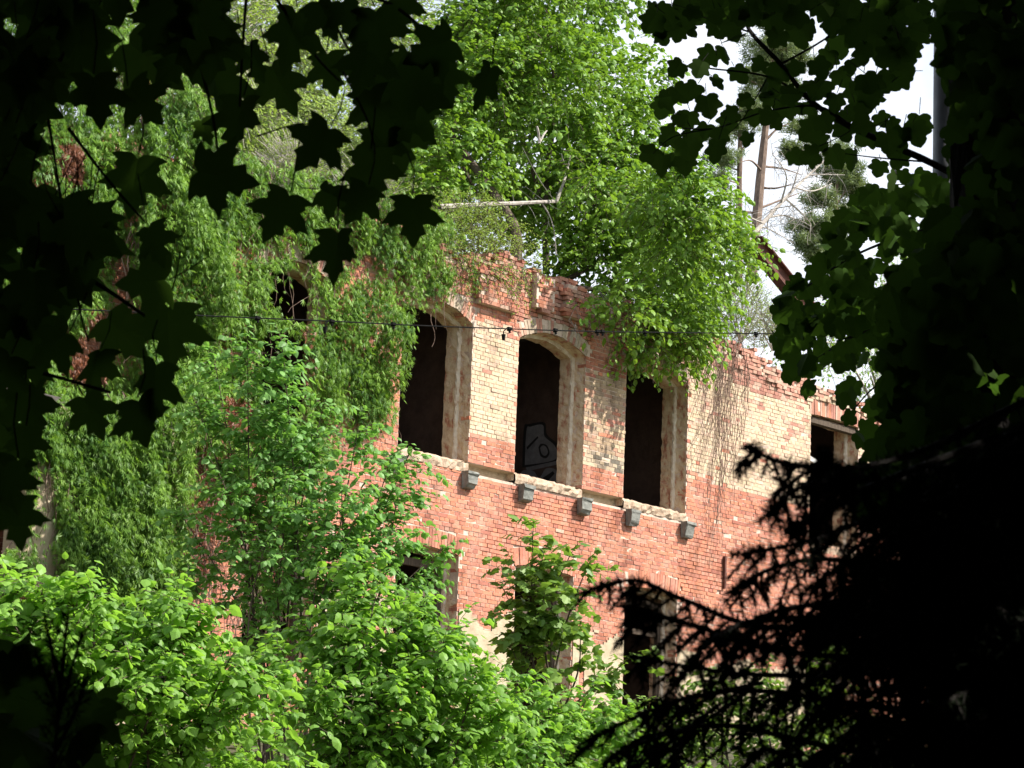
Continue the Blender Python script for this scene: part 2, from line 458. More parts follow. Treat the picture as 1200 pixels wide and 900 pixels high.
def build_bricks():
    groups = {'wall': [], 'pier_a': [], 'pier_b': []}
    nrows = int((ZT - ZB) / ROW)
    for j in range(nrows):
        za = ZB + j * ROW; zc = za + ROW / 2
        L = .26 if j % 2 == 0 else .13
        off = (0 if j % 4 == 0 else .13) if j % 2 == 0 else .065
        x = XL + off
        while x < XR:
            xa, xb = x + .006, x + L - .006
            x += L
            xm = (xa + xb) / 2
            if zc > top(xm) + .05 * math.sin(xm * 7.3) + rng.normal(0, .05): continue
            tp = top(xm)
            if zc > tp - .28 and rng.random() < .16: continue
            # groove where the balcony slab was broken out
            if -.80 < xm < 5.78 and .30 < zc < .50: continue
            bad = False
            for o in OPEN:
                if in_ring(o, xm, zc): bad = True; break
                if o['z0'] - (.17 if o['k'] == 'u' else 0) < zc < o['ap']:
                    h = half(o, zc)
                    if h <= 0: continue
                    a, b = o['xc'] - h, o['xc'] + h
                    if xa > a - .02 and xb < b + .02: bad = True; break
                    if xa < a < xb: xb = a + rng.normal(0, .006) - .003
                    if xa < b < xb: xa = b + rng.normal(0, .006) + .003
            if bad or xb - xa < .03: continue
            y = rng.normal(0, .0030)
            r = rng.random()
            if r < .004: continue
            if r < .05: y -= rng.uniform(.002, .008)
            if zc > tp - .5: y -= abs(rng.normal(0, .022))
            for (bx0, bx1, bz0, bz1) in BLOCKS:
                if bx0 < xm < bx1 and bz0 < zc < bz1:
                    y -= .13
                    if zc < bz0 + ROW * 1.2: y -= .015
            g = 'wall'
            if .5 < zc < 3.25 and -.65 < xm < .63: g = 'pier_a'
            if .5 < zc < 3.25 and 2.58 < xm < 3.82: g = 'pier_b'
            zz = rng.normal(0, .0025)
            groups[g].append((xa, xb, y, y + .2, za + .006 + zz, za + ROW - .006 + zz, *tone(xm, zc)))
    # rings and soldier courses
    rings = []
    for o in OPEN:
        R0 = o['R']; hh = RINGH[o['k']]
        w = o['w'] + (.05 if o['k'] != 'u' else 0)
        amax = math.asin(min(1, w / R0))
        n = max(8, int(2 * amax * R0 / .077))
        V, C = [], []
        for k in range(n):
            a0 = -amax + 2 * amax * (k + .07) / n; a1 = -amax + 2 * amax * (k + .93) / n
            y0 = rng.normal(0, .004) + (rng.uniform(.02, .08) if (rng.random() < .12 and o['k'] == 'u') else 0)
            r0, r1 = R0 + rng.normal(0, .004), R0 + hh - .01 + rng.normal(0, .004)
            if o['k'] == 'u' and rng.random() < .3: r1 -= .12
            vs = []
            for a in (a0, a1):
                for yy in (y0, .2):
                    for rr in (r0, r1):
                        vs.append((o['xc'] + rr * math.sin(a), yy, o['zc'] + rr * math.cos(a)))
            pal = PUR if o['k'] != 'g' else RED
            c = pal[rng.integers(len(pal))] * rng.uniform(.9, 1.1)
            if o['k'] == 'u' and rng.random() < .45: c = np.array((.42, .34, .26))
            if o['k'] == 'r' and rng.random() < .3: c = RED[1]
            V.append(vs); C.append(c)
        rings.append((o, np.array(V), np.array(C)))
    return groups, rings

RUIN = empty('ruined_building', (4.0, 2.5, -4.8), 'roofless two-storey ruin of red and yellow brick with gaping dark window openings', 'ruin')

def emit_boxes(name, L, parent, mat):
    L = np.array(L)
    n = len(L)
    x = L[:, 0:2]; y = L[:, 2:4]; z = L[:, 4:6]
    V = np.empty((n, 8, 3)); i = 0
    for a in (0, 1):
        for b in (0, 1):
            for c in (0, 1):
                V[:, i, 0] = x[:, a]; V[:, i, 1] = y[:, b]; V[:, i, 2] = z[:, c]; i += 1
    V[:, :, 2] += rng.normal(0, .0015, (n, 8)); V[:, :, 0] += rng.normal(0, .0015, (n, 8))
    V[:, [0, 1, 4, 5], 1] += rng.normal(0, .002, (n, 4))
    Q = (BOXQ[[0, 1, 2, 4, 5]][None] + (np.arange(n) * 8)[:, None, None]).reshape(-1, 4)
    C = np.ones((n, 8, 4)); C[:, :, :3] = L[:, None, 6:9]
    return V.reshape(-1, 3), Q, C.reshape(-1, 4)

def core():
    """mortar body of the facade: a height field of cells with real holes"""
    ex = set(np.round(np.arange(XL, XR + .01, .13), 4)); ez = set(np.round(np.arange(ZB, ZT, ROW), 4))
    for o in OPEN:
        ex |= {o['x0'], o['x1']}; ez |= {o['z0'], round(o['sp'], 4)}
    ez |= {.31, .33, .50}; ex |= {-.80, 5.78}
    ex = np.array(sorted(ex)); ez = np.array(sorted(ez))
    ex = ex[np.concatenate([[True], np.diff(ex) > .004])]; ez = ez[np.concatenate([[True], np.diff(ez) > .004])]
    cx = (ex[1:] + ex[:-1]) / 2; cz = (ez[1:] + ez[:-1]) / 2
    nx, nz = len(cx), len(cz)
    Fy = np.full((nx, nz), .008)
    for i, x in enumerate(cx):
        tp = top(x) - .12 + .05 * math.sin(x * 7.3)
        for j, z in enumerate(cz):
            if z > tp: Fy[i, j] = .60; continue
            if -.80 < x < 5.78 and .31 < z < .50: Fy[i, j] = .20
            if -1.1 < z < .32 and x < 7.5 and vnoise(np.array([x, 4., z]), .75) > .56: Fy[i, j] = .032
            if z > 3.3 and vnoise(np.array([x, 9., z]), .5) > .5: Fy[i, j] = .04
            for (bx0, bx1, bz0, bz1) in BLOCKS:
                if bx0 + .02 < x < bx1 - .02 and bz0 + .02 < z < bz1: Fy[i, j] = -.115
            for o in OPEN:
                zb = o['z0'] - (.10 if o['k'] == 'u' else 0)
                if zb < z < o['ap'] + .1:
                    if abs(x - o['xc']) < o['w'] and (z < o['sp'] or math.hypot(x - o['xc'], z - o['zc']) < o['R'] + .08):
                        Fy[i, j] = .60
    V, Q = [], []
    def quad(a, b, c, d):
        k = len(V); V.extend([a, b, c, d]); Q.append((k, k + 1, k + 2, k + 3))
    for i in range(nx):
        for j in range(nz):
            y = Fy[i, j]; x0, x1, z0, z1 = ex[i], ex[i + 1], ez[j], ez[j + 1]
            if y < .59:
                quad((x0, y, z0), (x1, y, z0), (x1, y, z1), (x0, y, z1))
                quad((x1, .60, z0), (x0, .60, z0), (x0, .60, z1), (x1, .60, z1))
            yn = Fy[i + 1, j] if i + 1 < nx else .6
            if abs(yn - y) > 1e-4: quad((x1, y, z0), (x1, yn, z0), (x1, yn, z1), (x1, y, z1))
            yn = Fy[i, j + 1] if j + 1 < nz else .6
            if abs(yn - y) > 1e-4: quad((x0, y, z1), (x1, y, z1), (x1, yn, z1), (x0, yn, z1))
    return np.array(V), np.array(Q)

def build_ruin():
    groups, rings = build_bricks()
    V, Q, C = emit_boxes('wall', groups['wall'], RUIN, M['brick'])
    V2, Q2 = core()
    C2 = np.ones((len(V2), 4))
    quads_mesh('wall', np.concatenate([V, V2]), np.concatenate([Q, Q2 + len(V)]), [M['brick'], M['mortar']], RUIN,
               color=np.concatenate([C, C2]), matidx=np.concatenate([np.zeros(len(Q), int), np.ones(len(Q2), int)]))
    for g, lab in (('pier_a', 'bright yellow brick pier'), ('pier_b', 'stained grey and red brick pier')):
        V, Q, C = emit_boxes('pier', groups[g], RUIN, M['brick'])
        o = quads_mesh('pier', V, Q, [M['brick']], RUIN, color=C)
        o['label'] = lab
    for o, V, C in rings:
        n = len(V)
        Q = (BOXQ[None] + (np.arange(n) * 8)[:, None, None]).reshape(-1, 4)
        col = np.ones((n, 8, 4)); col[:, :, :3] = C[:, None]
        # backing joint strip
        a = np.linspace(-1, 1, 25) * math.asin(min(1, o['w'] / o['R']))
        h = RINGH[o['k']]
        bv, bq = [], []
        for k, an in enumerate(a):
            for rr in (o['R'] + .006, o['R'] + h):
                bv.append((o['xc'] + rr * math.sin(an), .011, o['zc'] + rr * math.cos(an)))
            if k: bq.append((2 * k - 2, 2 * k, 2 * k + 1, 2 * k - 1))
        VV = np.concatenate([V.reshape(-1, 3), np.array(bv)]); QQ = np.concatenate([Q, np.array(bq) + n * 8])
        cc = np.concatenate([col.reshape(-1, 4), np.ones((len(bv), 4))])
        quads_mesh('arch' if o['k'] == 'u' else 'lintel', VV, QQ, [M['brick'], M['mortar']], RUIN, color=cc,
                   matidx=np.concatenate([np.zeros(len(Q), int), np.ones(len(bq), int)]))
    # reveals
    for o in OPEN:
        Vs = []
        zs = np.arange(o['z0'] - (.12 if o['k'] == 'u' else 0), o['sp'] + .001, .07); zs[-1] = o['sp']
        step = .045
        # horizontal section of the jamb from outside to inside: (inset, depth)
        prof = [(0, .012), (.004, .10), (.0, .20), (.003, .27), (step + .02, .285), (step + .02, .325), (step, .335), (step + .004, .45), (step, .60), (-.02, .62)]
        outl = [(o['xc'] + s * o['w'], z, s) for s in (1,) for z in zs]
        arc = []
        am = math.asin(min(1, o['w'] / o['R']))
        for an in np.linspace(am, -am, 21)[1:-1]:
            arc.append((an,))
        # path: right jamb upward, arch right to left, left jamb downward; inset is along the inward normal
        path = [((o['x1'], z), (-1, 0)) for z in zs]
        path += [((o['xc'] + o['R'] * math.sin(an), o['zc'] + o['R'] * math.cos(an)), (-math.sin(an), -math.cos(an))) for (an,) in arc]
        path += [((o['x0'], z), (1, 0)) for z in zs[::-1]]
        np_, m_ = len(path), len(prof)
        V = np.zeros((np_, m_, 3))
        for i, ((x, z), (nx, nz)) in enumerate(path):
            for k, (ins, dep) in enumerate(prof):
                jit = rng.normal(0, .008) + .004
                V[i, k] = (x + nx * (ins + jit), dep + (rng.normal(0, .004) if 0 < k < 8 else 0), z + nz * (ins + jit))
        i = np.arange(np_ - 1)[:, None] * m_ + np.arange(m_ - 1)[None]
        Q = np.stack([i, i + m_, i + m_ + 1, i + 1], -1)
        mi = np.zeros(Q.shape[:2], int); mi[:, 3:6] = 1
        quads_mesh('window_reveal', V.reshape(-1, 3), Q.reshape(-1, 4), [M['reveal'], M['ridge']], RUIN, matidx=mi.ravel())
    # sills of broken rubble
    for o in OPEN:
        if o['k'] == 'g': continue
        nx, nz = 26, 7
        x = np.linspace(o['x0'] - (.0 if o['k'] == 'u' else -.01), o['x1'] + .0, nx)
        prof = [(-.005, o['z0'] - .17), (-.02, o['z0'] - .10), (-.022, o['z0'] - .03), (.05, o['z0'] + .02), (.18, o['z0'] + .05), (.40, o['z0'] + .05), (.62, o['z0'] + .03)]
        V = np.array([[(xx, y + rng.normal(0, .012), z + rng.normal(0, .010) * (k > 0) + .035 * (vnoise(np.array([xx, o['xc'], 0.]), .3) - .5) * (k > 1)) for k, (y, z) in enumerate(prof)] for xx in x])
        i = np.arange(nx - 1)[:, None] * nz + np.arange(nz - 1)[None]
        Q = np.stack([i, i + nz, i + nz + 1, i + 1], -1).reshape(-1, 4)
        quads_mesh('window_sill', V.reshape(-1, 3), Q, [M['rubble']], RUIN)
    # plaster left in the groove under the piers
    for (a, b) in ((-.80, .62), (2.42, 3.80)):
        nx = 30; x = np.linspace(a, b, nx)
        prof = [(.19, .315), (.187, .36), (.185, .43), (.186, .485), (.10, .493), (.006, .497)]
        V = np.array([[(xx, y + rng.normal(0, .006), z + rng.normal(0, .004)) for (y, z) in prof] for xx in x])
        i = np.arange(nx - 1)[:, None] * 6 + np.arange(5)[None]
        Q = np.stack([i, i + 6, i + 7, i + 1], -1).reshape(-1, 4)
        quads_mesh('groove_plaster', V.reshape(-1, 3), Q, [M['plaster']], RUIN)
    # stone corbels
    for (x0, zt) in ((-.81, .31), (.74, .30), (2.41, .30), (3.89, .29), (5.62, .29), (-2.75, .31)):
        w = .27; p = .16
        sec = [(.02, zt), (p + .025, zt), (p + .025, zt - .05), (p - .0, zt - .07), (p, zt - .22), (p - .03, zt - .25), (p - .05, zt - .30), (.02, zt - .31)]
        n = len(sec); V = []
        sec = [(pp + rng.normal(0, .010) * (pp > .03), z + rng.normal(0, .010) * (pp > .03)) for pp, z in sec]; w = .27 + rng.normal(0, .012)
        for xx, e in ((x0, 0), (x0 + w, 0)):
            for k, (pp, z) in enumerate(sec):
                ee = .02 if k in (1, 2) else 0
                V.append((xx + (-ee if xx == x0 else ee) + rng.normal(0, .006), -pp + rng.normal(0, .004), z + rng.normal(0, .006)))
        Q = [(k, (k + 1) % n, n + (k + 1) % n, n + k) for k in range(n)]
        me_loops = [i for q in Q for i in q] + list(range(n - 1, -1, -1)) + list(range(n, 2 * n))
        st = [4 * k for k in range(n)] + [4 * n, 5 * n]; tt = [4] * n + [n, n]
        raw_mesh('corbel', V, me_loops, st, tt, [M['stone']], RUIN)
    # old render on the ground floor piers, ragged upper edge
    for (a, b) in ((-.74, .74), (2.45, 3.94), (5.62, 9.9), (-4.3, -2.44)):
        c = .05
        xs = np.arange(a, b - c * .5, c); zs = np.arange(-4.8, -1.6, c)
        V, Q = [], []
        X, Z = np.meshgrid(xs, zs, indexing='ij')
        P = np.stack([X, X * 0 + 3, Z], -1)
        lim = -2.25 + .5 * (vnoise(P, .6) - .5) + .15 * (vnoise(P, .12) - .5)
        keep = (Z < lim) & (vnoise(P + 9, .45) < .82)
        for i, j in zip(*np.nonzero(keep)):
            k = len(V); x0, z0 = xs[i], zs[j]
            V += [(x0, -.016, z0), (x0 + c, -.016, z0), (x0 + c, -.016, z0 + c), (x0, -.016, z0 + c)]; Q.append((k, k + 1, k + 2, k + 3))
            if j + 1 < len(zs) and not keep[i, j + 1]:
                V += [(x0, -.016, z0 + c), (x0 + c, -.016, z0 + c), (x0 + c, .01, z0 + c), (x0, .01, z0 + c)]; Q.append((k + 4, k + 5, k + 6, k + 7))
        quads_mesh('render_patch', V, Q, [M['plaster']], RUIN)
    # inside: partitions, slabs, rear wall
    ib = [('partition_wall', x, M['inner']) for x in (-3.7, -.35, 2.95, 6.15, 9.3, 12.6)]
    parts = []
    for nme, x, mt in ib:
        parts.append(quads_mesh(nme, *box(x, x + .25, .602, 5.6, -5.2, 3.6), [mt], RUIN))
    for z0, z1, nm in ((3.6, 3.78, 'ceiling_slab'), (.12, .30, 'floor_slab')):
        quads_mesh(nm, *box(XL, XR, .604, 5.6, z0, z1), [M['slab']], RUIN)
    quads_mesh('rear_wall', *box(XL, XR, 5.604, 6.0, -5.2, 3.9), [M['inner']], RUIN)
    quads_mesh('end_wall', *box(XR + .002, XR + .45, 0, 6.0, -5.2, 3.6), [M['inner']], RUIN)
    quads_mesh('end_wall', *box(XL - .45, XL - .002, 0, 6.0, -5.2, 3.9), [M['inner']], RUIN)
    # painted graffiti on the partition seen through the middle window
    part = parts[2]
    gx = 2.95 - .004
    def onp(pts, dx):
        return [tuple(atx(a, b, gx - dx)) for a, b in pts]
    lay = [
        ([(612, 548), (614, 502), (620, 497), (638, 495), (641, 509), (652, 519), (658, 530), (655, 541), (640, 545)], M['g_black'], 0),
        ([(615, 545), (617, 504), (622, 500), (636, 498), (638, 511), (649, 521), (654, 531), (651, 538), (638, 542)], M['g_grey'], .003),
        ([(631, 524), (634, 520), (641, 522), (644, 531), (640, 537), (634, 535), (632, 530)], M['g_black'], .006),
        ([(633, 525), (636, 522), (640, 524), (642, 530), (639, 534), (635, 532)], M['g_grey'], .009),
        ([(616, 548), (653, 540), (655, 544), (618, 552)], M['g_grey'], .003),
        ([(607, 566), (612, 552), (625, 552), (632, 560), (640, 549), (652, 551), (656, 566), (640, 572), (612, 570)], M['g_grey'], .002),
        ([(620, 556), (628, 566), (634, 572), (628, 571), (620, 563)], M['g_black'], .005),
        ([(636, 560), (648, 552), (650, 555), (640, 566)], M['g_black'], .005),
        ([(617, 524), (630, 511), (631, 513), (618, 527)], M['g_black'], .006),
    ]
    for pts, mt, dx in lay:
        if len(pts) > 5: pts = [tuple(q) for q in smooth_path(np.array(pts + pts[:1], float), 48)[:-1]]
        V = onp(pts, dx); n = len(V)
        raw_mesh('graffiti', V, list(range(n)), [0], [n], [mt], part)
    # wooden frames left in the ground floor openings
    for o in OPEN:
        if o['k'] != 'g': continue
        b = []
        x1 = o['x1'] - .075; x0 = o['x0'] + .075
        b.append(box(x1 - .09, x1, .34, .42, o['z0'], o['sp'] - .12)); b.append(box(x0, x0 + .09, .34, .42, o['z0'], o['sp'] - .12))
        b.append(box(x0 + .092, x1 - .092, .345, .415, -1.98, -1.88)); b.append(box(x0 + .092, x1 - .092, .345, .415, o['sp'] - .26, o['sp'] - .12))
        quads_mesh('window_frame', *merge(b), [M['wood']], RUIN)
    # loose lintel boards over the right hand window
    quads_mesh('lintel_board', *box(10.0, 11.74, .06, .22, 3.02, 3.14), [M['wood']], RUIN)
    a = at(849, 652, -.02); b = at(849, 690, -.02)
    quads_mesh('wall_anchor', *box(a[0] - .025, a[0] + .025, -.06, -.006, b[2], a[2]), [M['rust']], RUIN)
M['g_black'] = flat_mat('graffiti_black', (.01, .01, .01))
M['g_grey'] = flat_mat('graffiti_grey', (.12, .12, .125))
build_ruin()

# plank stuck across the right window
a, b = at(946, 541, .2), at(978, 553, .2)
mid = (a + b) / 2
V, Q = box(-.62, .62, -.03, .03, -.05, .05)
ang = -.20
V = np.stack([V[:, 0] * math.cos(ang) - V[:, 2] * math.sin(ang), V[:, 1], V[:, 0] * math.sin(ang) + V[:, 2] * math.cos(ang)], 1)
o = quads_mesh('broken_board', V + mid + np.array([.12, 0, 0]), Q, [M['whitewood']])
tag(o, 'pale broken board wedged across the half hidden right-hand window opening', 'board')

# rusty steel girder rising above the wall
def girder():
    p0, p1 = at(885, 285, 3.2), at(960, 380, 3.2)
    d = nrm(p1 - p0); s = nrm(np.cross(d, np.array([0, 1.0, 0]))); n = np.array([0, 1.0, 0])
    L = np.linalg.norm(p1 - p0); bs = []
    for (s0, s1, n0, n1) in ((-.20, -.17, -.13, .13), (.17, .20, -.13, .13), (-.168, .168, -.012, .012)):
        V, Q = box(0, L, n0, n1, s0, s1)
        bs.append((p0 + V[:, 0:1] * d + V[:, 1:2] * n + V[:, 2:3] * s, Q))
    o = quads_mesh('steel_girder', *merge(bs), [M['rust']])
    tag(o, 'rust brown steel girder sloping down behind the wall top', 'girder')
girder()

# ------------------------------------------------------------------ annex on the left, hung with creeper
ANNEX_Y = -2.2
def build_annex():
    xr = at(203, 600, ANNEX_Y)[0]; zt = at(150, 492, ANNEX_Y)[2]
    A = empty('brick_annex', (xr - 3, -1.2, -5), 'low plastered annex with bare tan strip, mostly hidden under hanging creeper at the left', 'building')
    xl = xr - 7.5
    xo0, xo1 = at(-20, 560, ANNEX_Y)[0], at(30, 560, ANNEX_Y)[0]
    zo = at(20, 515, ANNEX_Y)[2]
    bs = [box(xo1, xr, ANNEX_Y, ANNEX_Y + .4, -5.2, zt), box(xl, xo0 - 1.2, ANNEX_Y, ANNEX_Y + .4, -5.2, zt), box(xo0 - 1.198, xo1 - .002, ANNEX_Y + .002, ANNEX_Y + .398, zo, zt - .003),
          box(xr - .4, xr - .002, ANNEX_Y + .402, -.02, -5.2, zt - .004)]
    quads_mesh('wall', *merge(bs), [M['plaster']], A)
    quads_mesh('roof_slab', *box(xl, xr - .01, ANNEX_Y + .02, -.03, zt + .003, zt + .12), [M['slab']], A)
    return xl, xr, zt, xo0, xo1, zo
AX = build_annex()

# ------------------------------------------------------------------ creeper
def creeper(name, label, poly, Y, n_strand, size, ground_at, red=0.0, bulge=.28, thresh=.30, holes=(), seed=0, hang=(.5, 1.5)):
    """leafy strands running down a wall; poly is the covered outline"""
    T = empty(name, ground_at, label, 'creeper')
    xs = [p[0] for p in poly]; ys = [p[1] for p in poly]
    n = n_strand
    px = rng.uniform(min(xs), max(xs), n * 3); py = rng.uniform(min(ys), max(ys), n * 3)
    ok = inpoly(px, py, poly)
    px, py = px[ok][:n], py[ok][:n]
    P0 = np.array([at(a, b, Y) for a, b in zip(px, py)])
    nz = vnoise(P0 + seed, .9) * .6 + vnoise(P0 + seed + 30, .28) * .4
    keep = nz > thresh - .25 * ((proj(P0)[1] < 270) | ((proj(P0)[0] < 215) & (proj(P0)[1] > 440) & (proj(P0)[1] < 525)))
    P0, nz, px, py = P0[keep], nz[keep], px[keep], py[keep]
    for h in holes:
        k = ~(inpoly(px, py, h) & (rng.random(len(px)) > .03)); P0, nz, px, py = P0[k], nz[k], px[k], py[k]
    K = 8
    L = rng.uniform(hang[0], hang[1], len(P0))
    t = np.arange(K) / (K - 1)
    wob = rng.normal(0, .10, (len(P0), 2))
    P = np.repeat(P0[:, None], K, 1)
    P[..., 2] -= L[:, None] * t * .38
    P[..., 0] += wob[:, :1] * t + .03 * np.sin(t * 9 + wob[:, 1:] * 60)
    off = bulge * np.clip((nz - thresh) * 2.0, 0.05, 1)[:, None] * (.35 + .9 * np.sin(math.pi * np.clip(t * .8 + .15, 0, 1))) + rng.uniform(.01, .07, (len(P0), K))
    P[..., 1] -= off
    P = P.reshape(-1, 3) + rng.normal(0, .035, (len(P0) * K, 3))
    qx, qy = proj(P)
    k = np.ones(len(P), bool)
    for h in holes: k &= ~(inpoly(qx, qy, h) & (rng.random(len(P)) > .06))
    P = P[k]
    P[:, 1] = np.minimum(P[:, 1], Y - .02)
    D = np.array([0, -.35, -1.0]) + rng.normal(0, .5, P.shape)
    N = np.array([.15, -1.0, .65]) + rng.normal(0, .5, P.shape)
    tint = np.clip(.05 + .8 * vnoise(P + 11, .45) + rng.normal(0, .22, len(P)), 0, 1)
    sz = size * rng.uniform(.6, 1.3, len(P))
    rmask = (vnoise(P + 50, .8) < red) if red > 0 else np.zeros(len(P), bool)
    leaves('foliage', P[~rmask], D[~rmask], N[~rmask], sz[~rmask], tint[~rmask], CREEP, [M['creeper']], T)
    if rmask.any():
        o = leaves('withered_foliage', P[rmask], D[rmask], N[rmask], sz[rmask] * .8, tint[rmask], CREEP, [M['redcreeper']], T)
        o['label'] = 'rust red withered leaves'
    # stems
    st = []
    for i in rng.choice(len(P0), min(160, len(P0)), replace=False):
        p = P0[i].copy(); path = [p.copy()]
        for s in range(6):
            p = p + np.array([rng.normal(0, .10), 0, -rng.uniform(.12, .34)]); q = p.copy(); q[1] = Y - rng.uniform(.02, .14); path.append(q)
        st.append(tube(smooth_path(path, 10), rng.uniform(.006, .016), .003, 4))
    quads_mesh('stem', *merge(st), [M['vine']], T)
    return T

W0A = [(318, 318), (342, 312), (360, 325), (362, 372), (330, 372), (316, 350)]
W0B = [(312, 388), (332, 380), (348, 400), (352, 470), (330, 482), (306, 478), (303, 420)]
creeper('virginia_creeper', 'thick green creeper covering the main brick wall left of the open windows',
        [(190, 165), (300, 185), (400, 205), (480, 235), (545, 268), (552, 312), (512, 330), (482, 338), (468, 372), (466, 415), (458, 450), (450, 478), (425, 492), (396, 498),
         (360, 540), (330, 600), (290, 560), (220, 500), (190, 480)], -.02, 3900, .105, (-5, -.3, -4.8), red=.22, thresh=.32, holes=(W0A, W0B), seed=2, bulge=.45)
creeper('virginia_creeper', 'rust red patchy creeper on the shaded wall right beside the annex',
        [(200, 470), (300, 500), (335, 560), (330, 700), (210, 690), (200, 590)], -.02, 420, .085, (-7, -.3, -4.8), red=.62, thresh=.40, bulge=.15, seed=8)
creeper('virginia_creeper', 'glossy green creeper curtain hanging over the low annex front',
        [(-10, 470), (30, 470), (70, 462), (120, 460), (205, 452), (214, 560), (207, 640), (204, 735), (-10, 735)], ANNEX_Y, 3000, .105, (AX[1] - 3, ANNEX_Y - .4, -5.2), red=.12, thresh=.26,
        holes=([(44, 540), (60, 530), (64, 600), (62, 700), (40, 700)], [(-10, 505), (22, 515), (30, 640), (-10, 640)]), bulge=.35, seed=17)
creeper('virginia_creeper', 'tall bright column of creeper climbing above the wall behind dark maple leaves',
        [(165, 120), (205, 88), (238, 120), (262, 200), (258, 330), (236, 480), (170, 480), (150, 300)], -.75, 1700, .105, (-9.5, -1.2, -4.8), thresh=.22, bulge=.5, seed=23)
creeper('virginia_creeper', 'sunlit creeper over the far left wall glimpsed between dark leaves',
        [(-20, -20), (150, -20), (170, 120), (165, 480), (-20, 500)], -.35, 2800, .11, (-13, -.8, -4.8), red=.2, thresh=.33, bulge=.45, seed=31)

# dry hanging vine on the yellow wall
def dry_vine():
    T = empty('dry_vine', at(850, 405, -.05), 'withered brown vine strands hanging down the yellow brick wall', 'vine')
    st = []
    for k in range(80):
        px = rng.normal(852, 20); py = rng.uniform(385, 440)
        if k % 4 == 0: py = rng.uniform(420, 540)
        n = rng.integers(5, 10); L = rng.uniform(40, 150) * math.exp(-((px - 852) / 34) ** 2) + 20
        drift = rng.normal(-.12, .10); path = []
        for i in range(n):
            f = i / (n - 1)
            path.append(at(px + drift * L * f + rng.normal(0, 2.2), py + L * f, -.03 - rng.uniform(0, .05)))
        st.append(tube(smooth_path(path, 12), rng.uniform(.005, .009), .003, 4))
    quads_mesh('stem', *merge(st), [M['vine']], T)
dry_vine()

# ------------------------------------------------------------------ trees and shrubs
def limb(path, r0, r1, n=8, k=20, wob=.25):
    return tube(smooth_path(path, k), r0, r1, n, wob)

def side_branches(path, nb, length, r, spread=.8, up=.35):
    """bare side twigs off a limb"""
    sp = smooth_path(path, 40); out = []; ends = []
    for _ in range(nb):
        i = rng.integers(6, 39); p = sp[i]
        d = nrm(rng.normal(0, spread, 3) + np.array([0, 0, up])); L = length * rng.uniform(.4, 1.2) 
        q = p + d * L * .5 + rng.normal(0, .05 * L, 3); e = p + d * L + np.array([0, 0, -.12 * L]) + rng.normal(0, .1 * L, 3)
        out.append(tube(smooth_path([p, q, e], 8), r, r * .3, 4)); ends.append((q, e))
    return out, ends

def crown_obj(T, blobs, nspray, L, K, size, mat, tmpl, name='crown', droop=.3, bias=(0, 0, .25), tbase=.3, twig_r=.007, flat=.45, twigmat='bark', jit=.3, clump=0, csize=.8):
    O, d = blob_points(blobs, nspray)
    if clump:
        k = vnoise(O + 40, csize) * .7 + vnoise(O + 80, csize * .4) * .3 > clump
        O, d = O[k], d[k]; nspray = len(O)
    Dr = d + np.array(bias) + rng.normal(0, .35, d.shape)
    P, D, N, sz, tw = sprays(O, Dr, rng.uniform(.6, 1.3, nspray) * L, K, size, droop, jit=jit, flat=flat)
    tint = np.clip(tbase + .45 * vnoise(P + 5, .7) + rng.normal(0, .16, len(P)), 0, 1)
    leaves(name, P, D, N, sz, tint, tmpl, [M[mat]], T)
    V, Q = twigs(*tw, twig_r, twig_r * .4)
    return V, Q

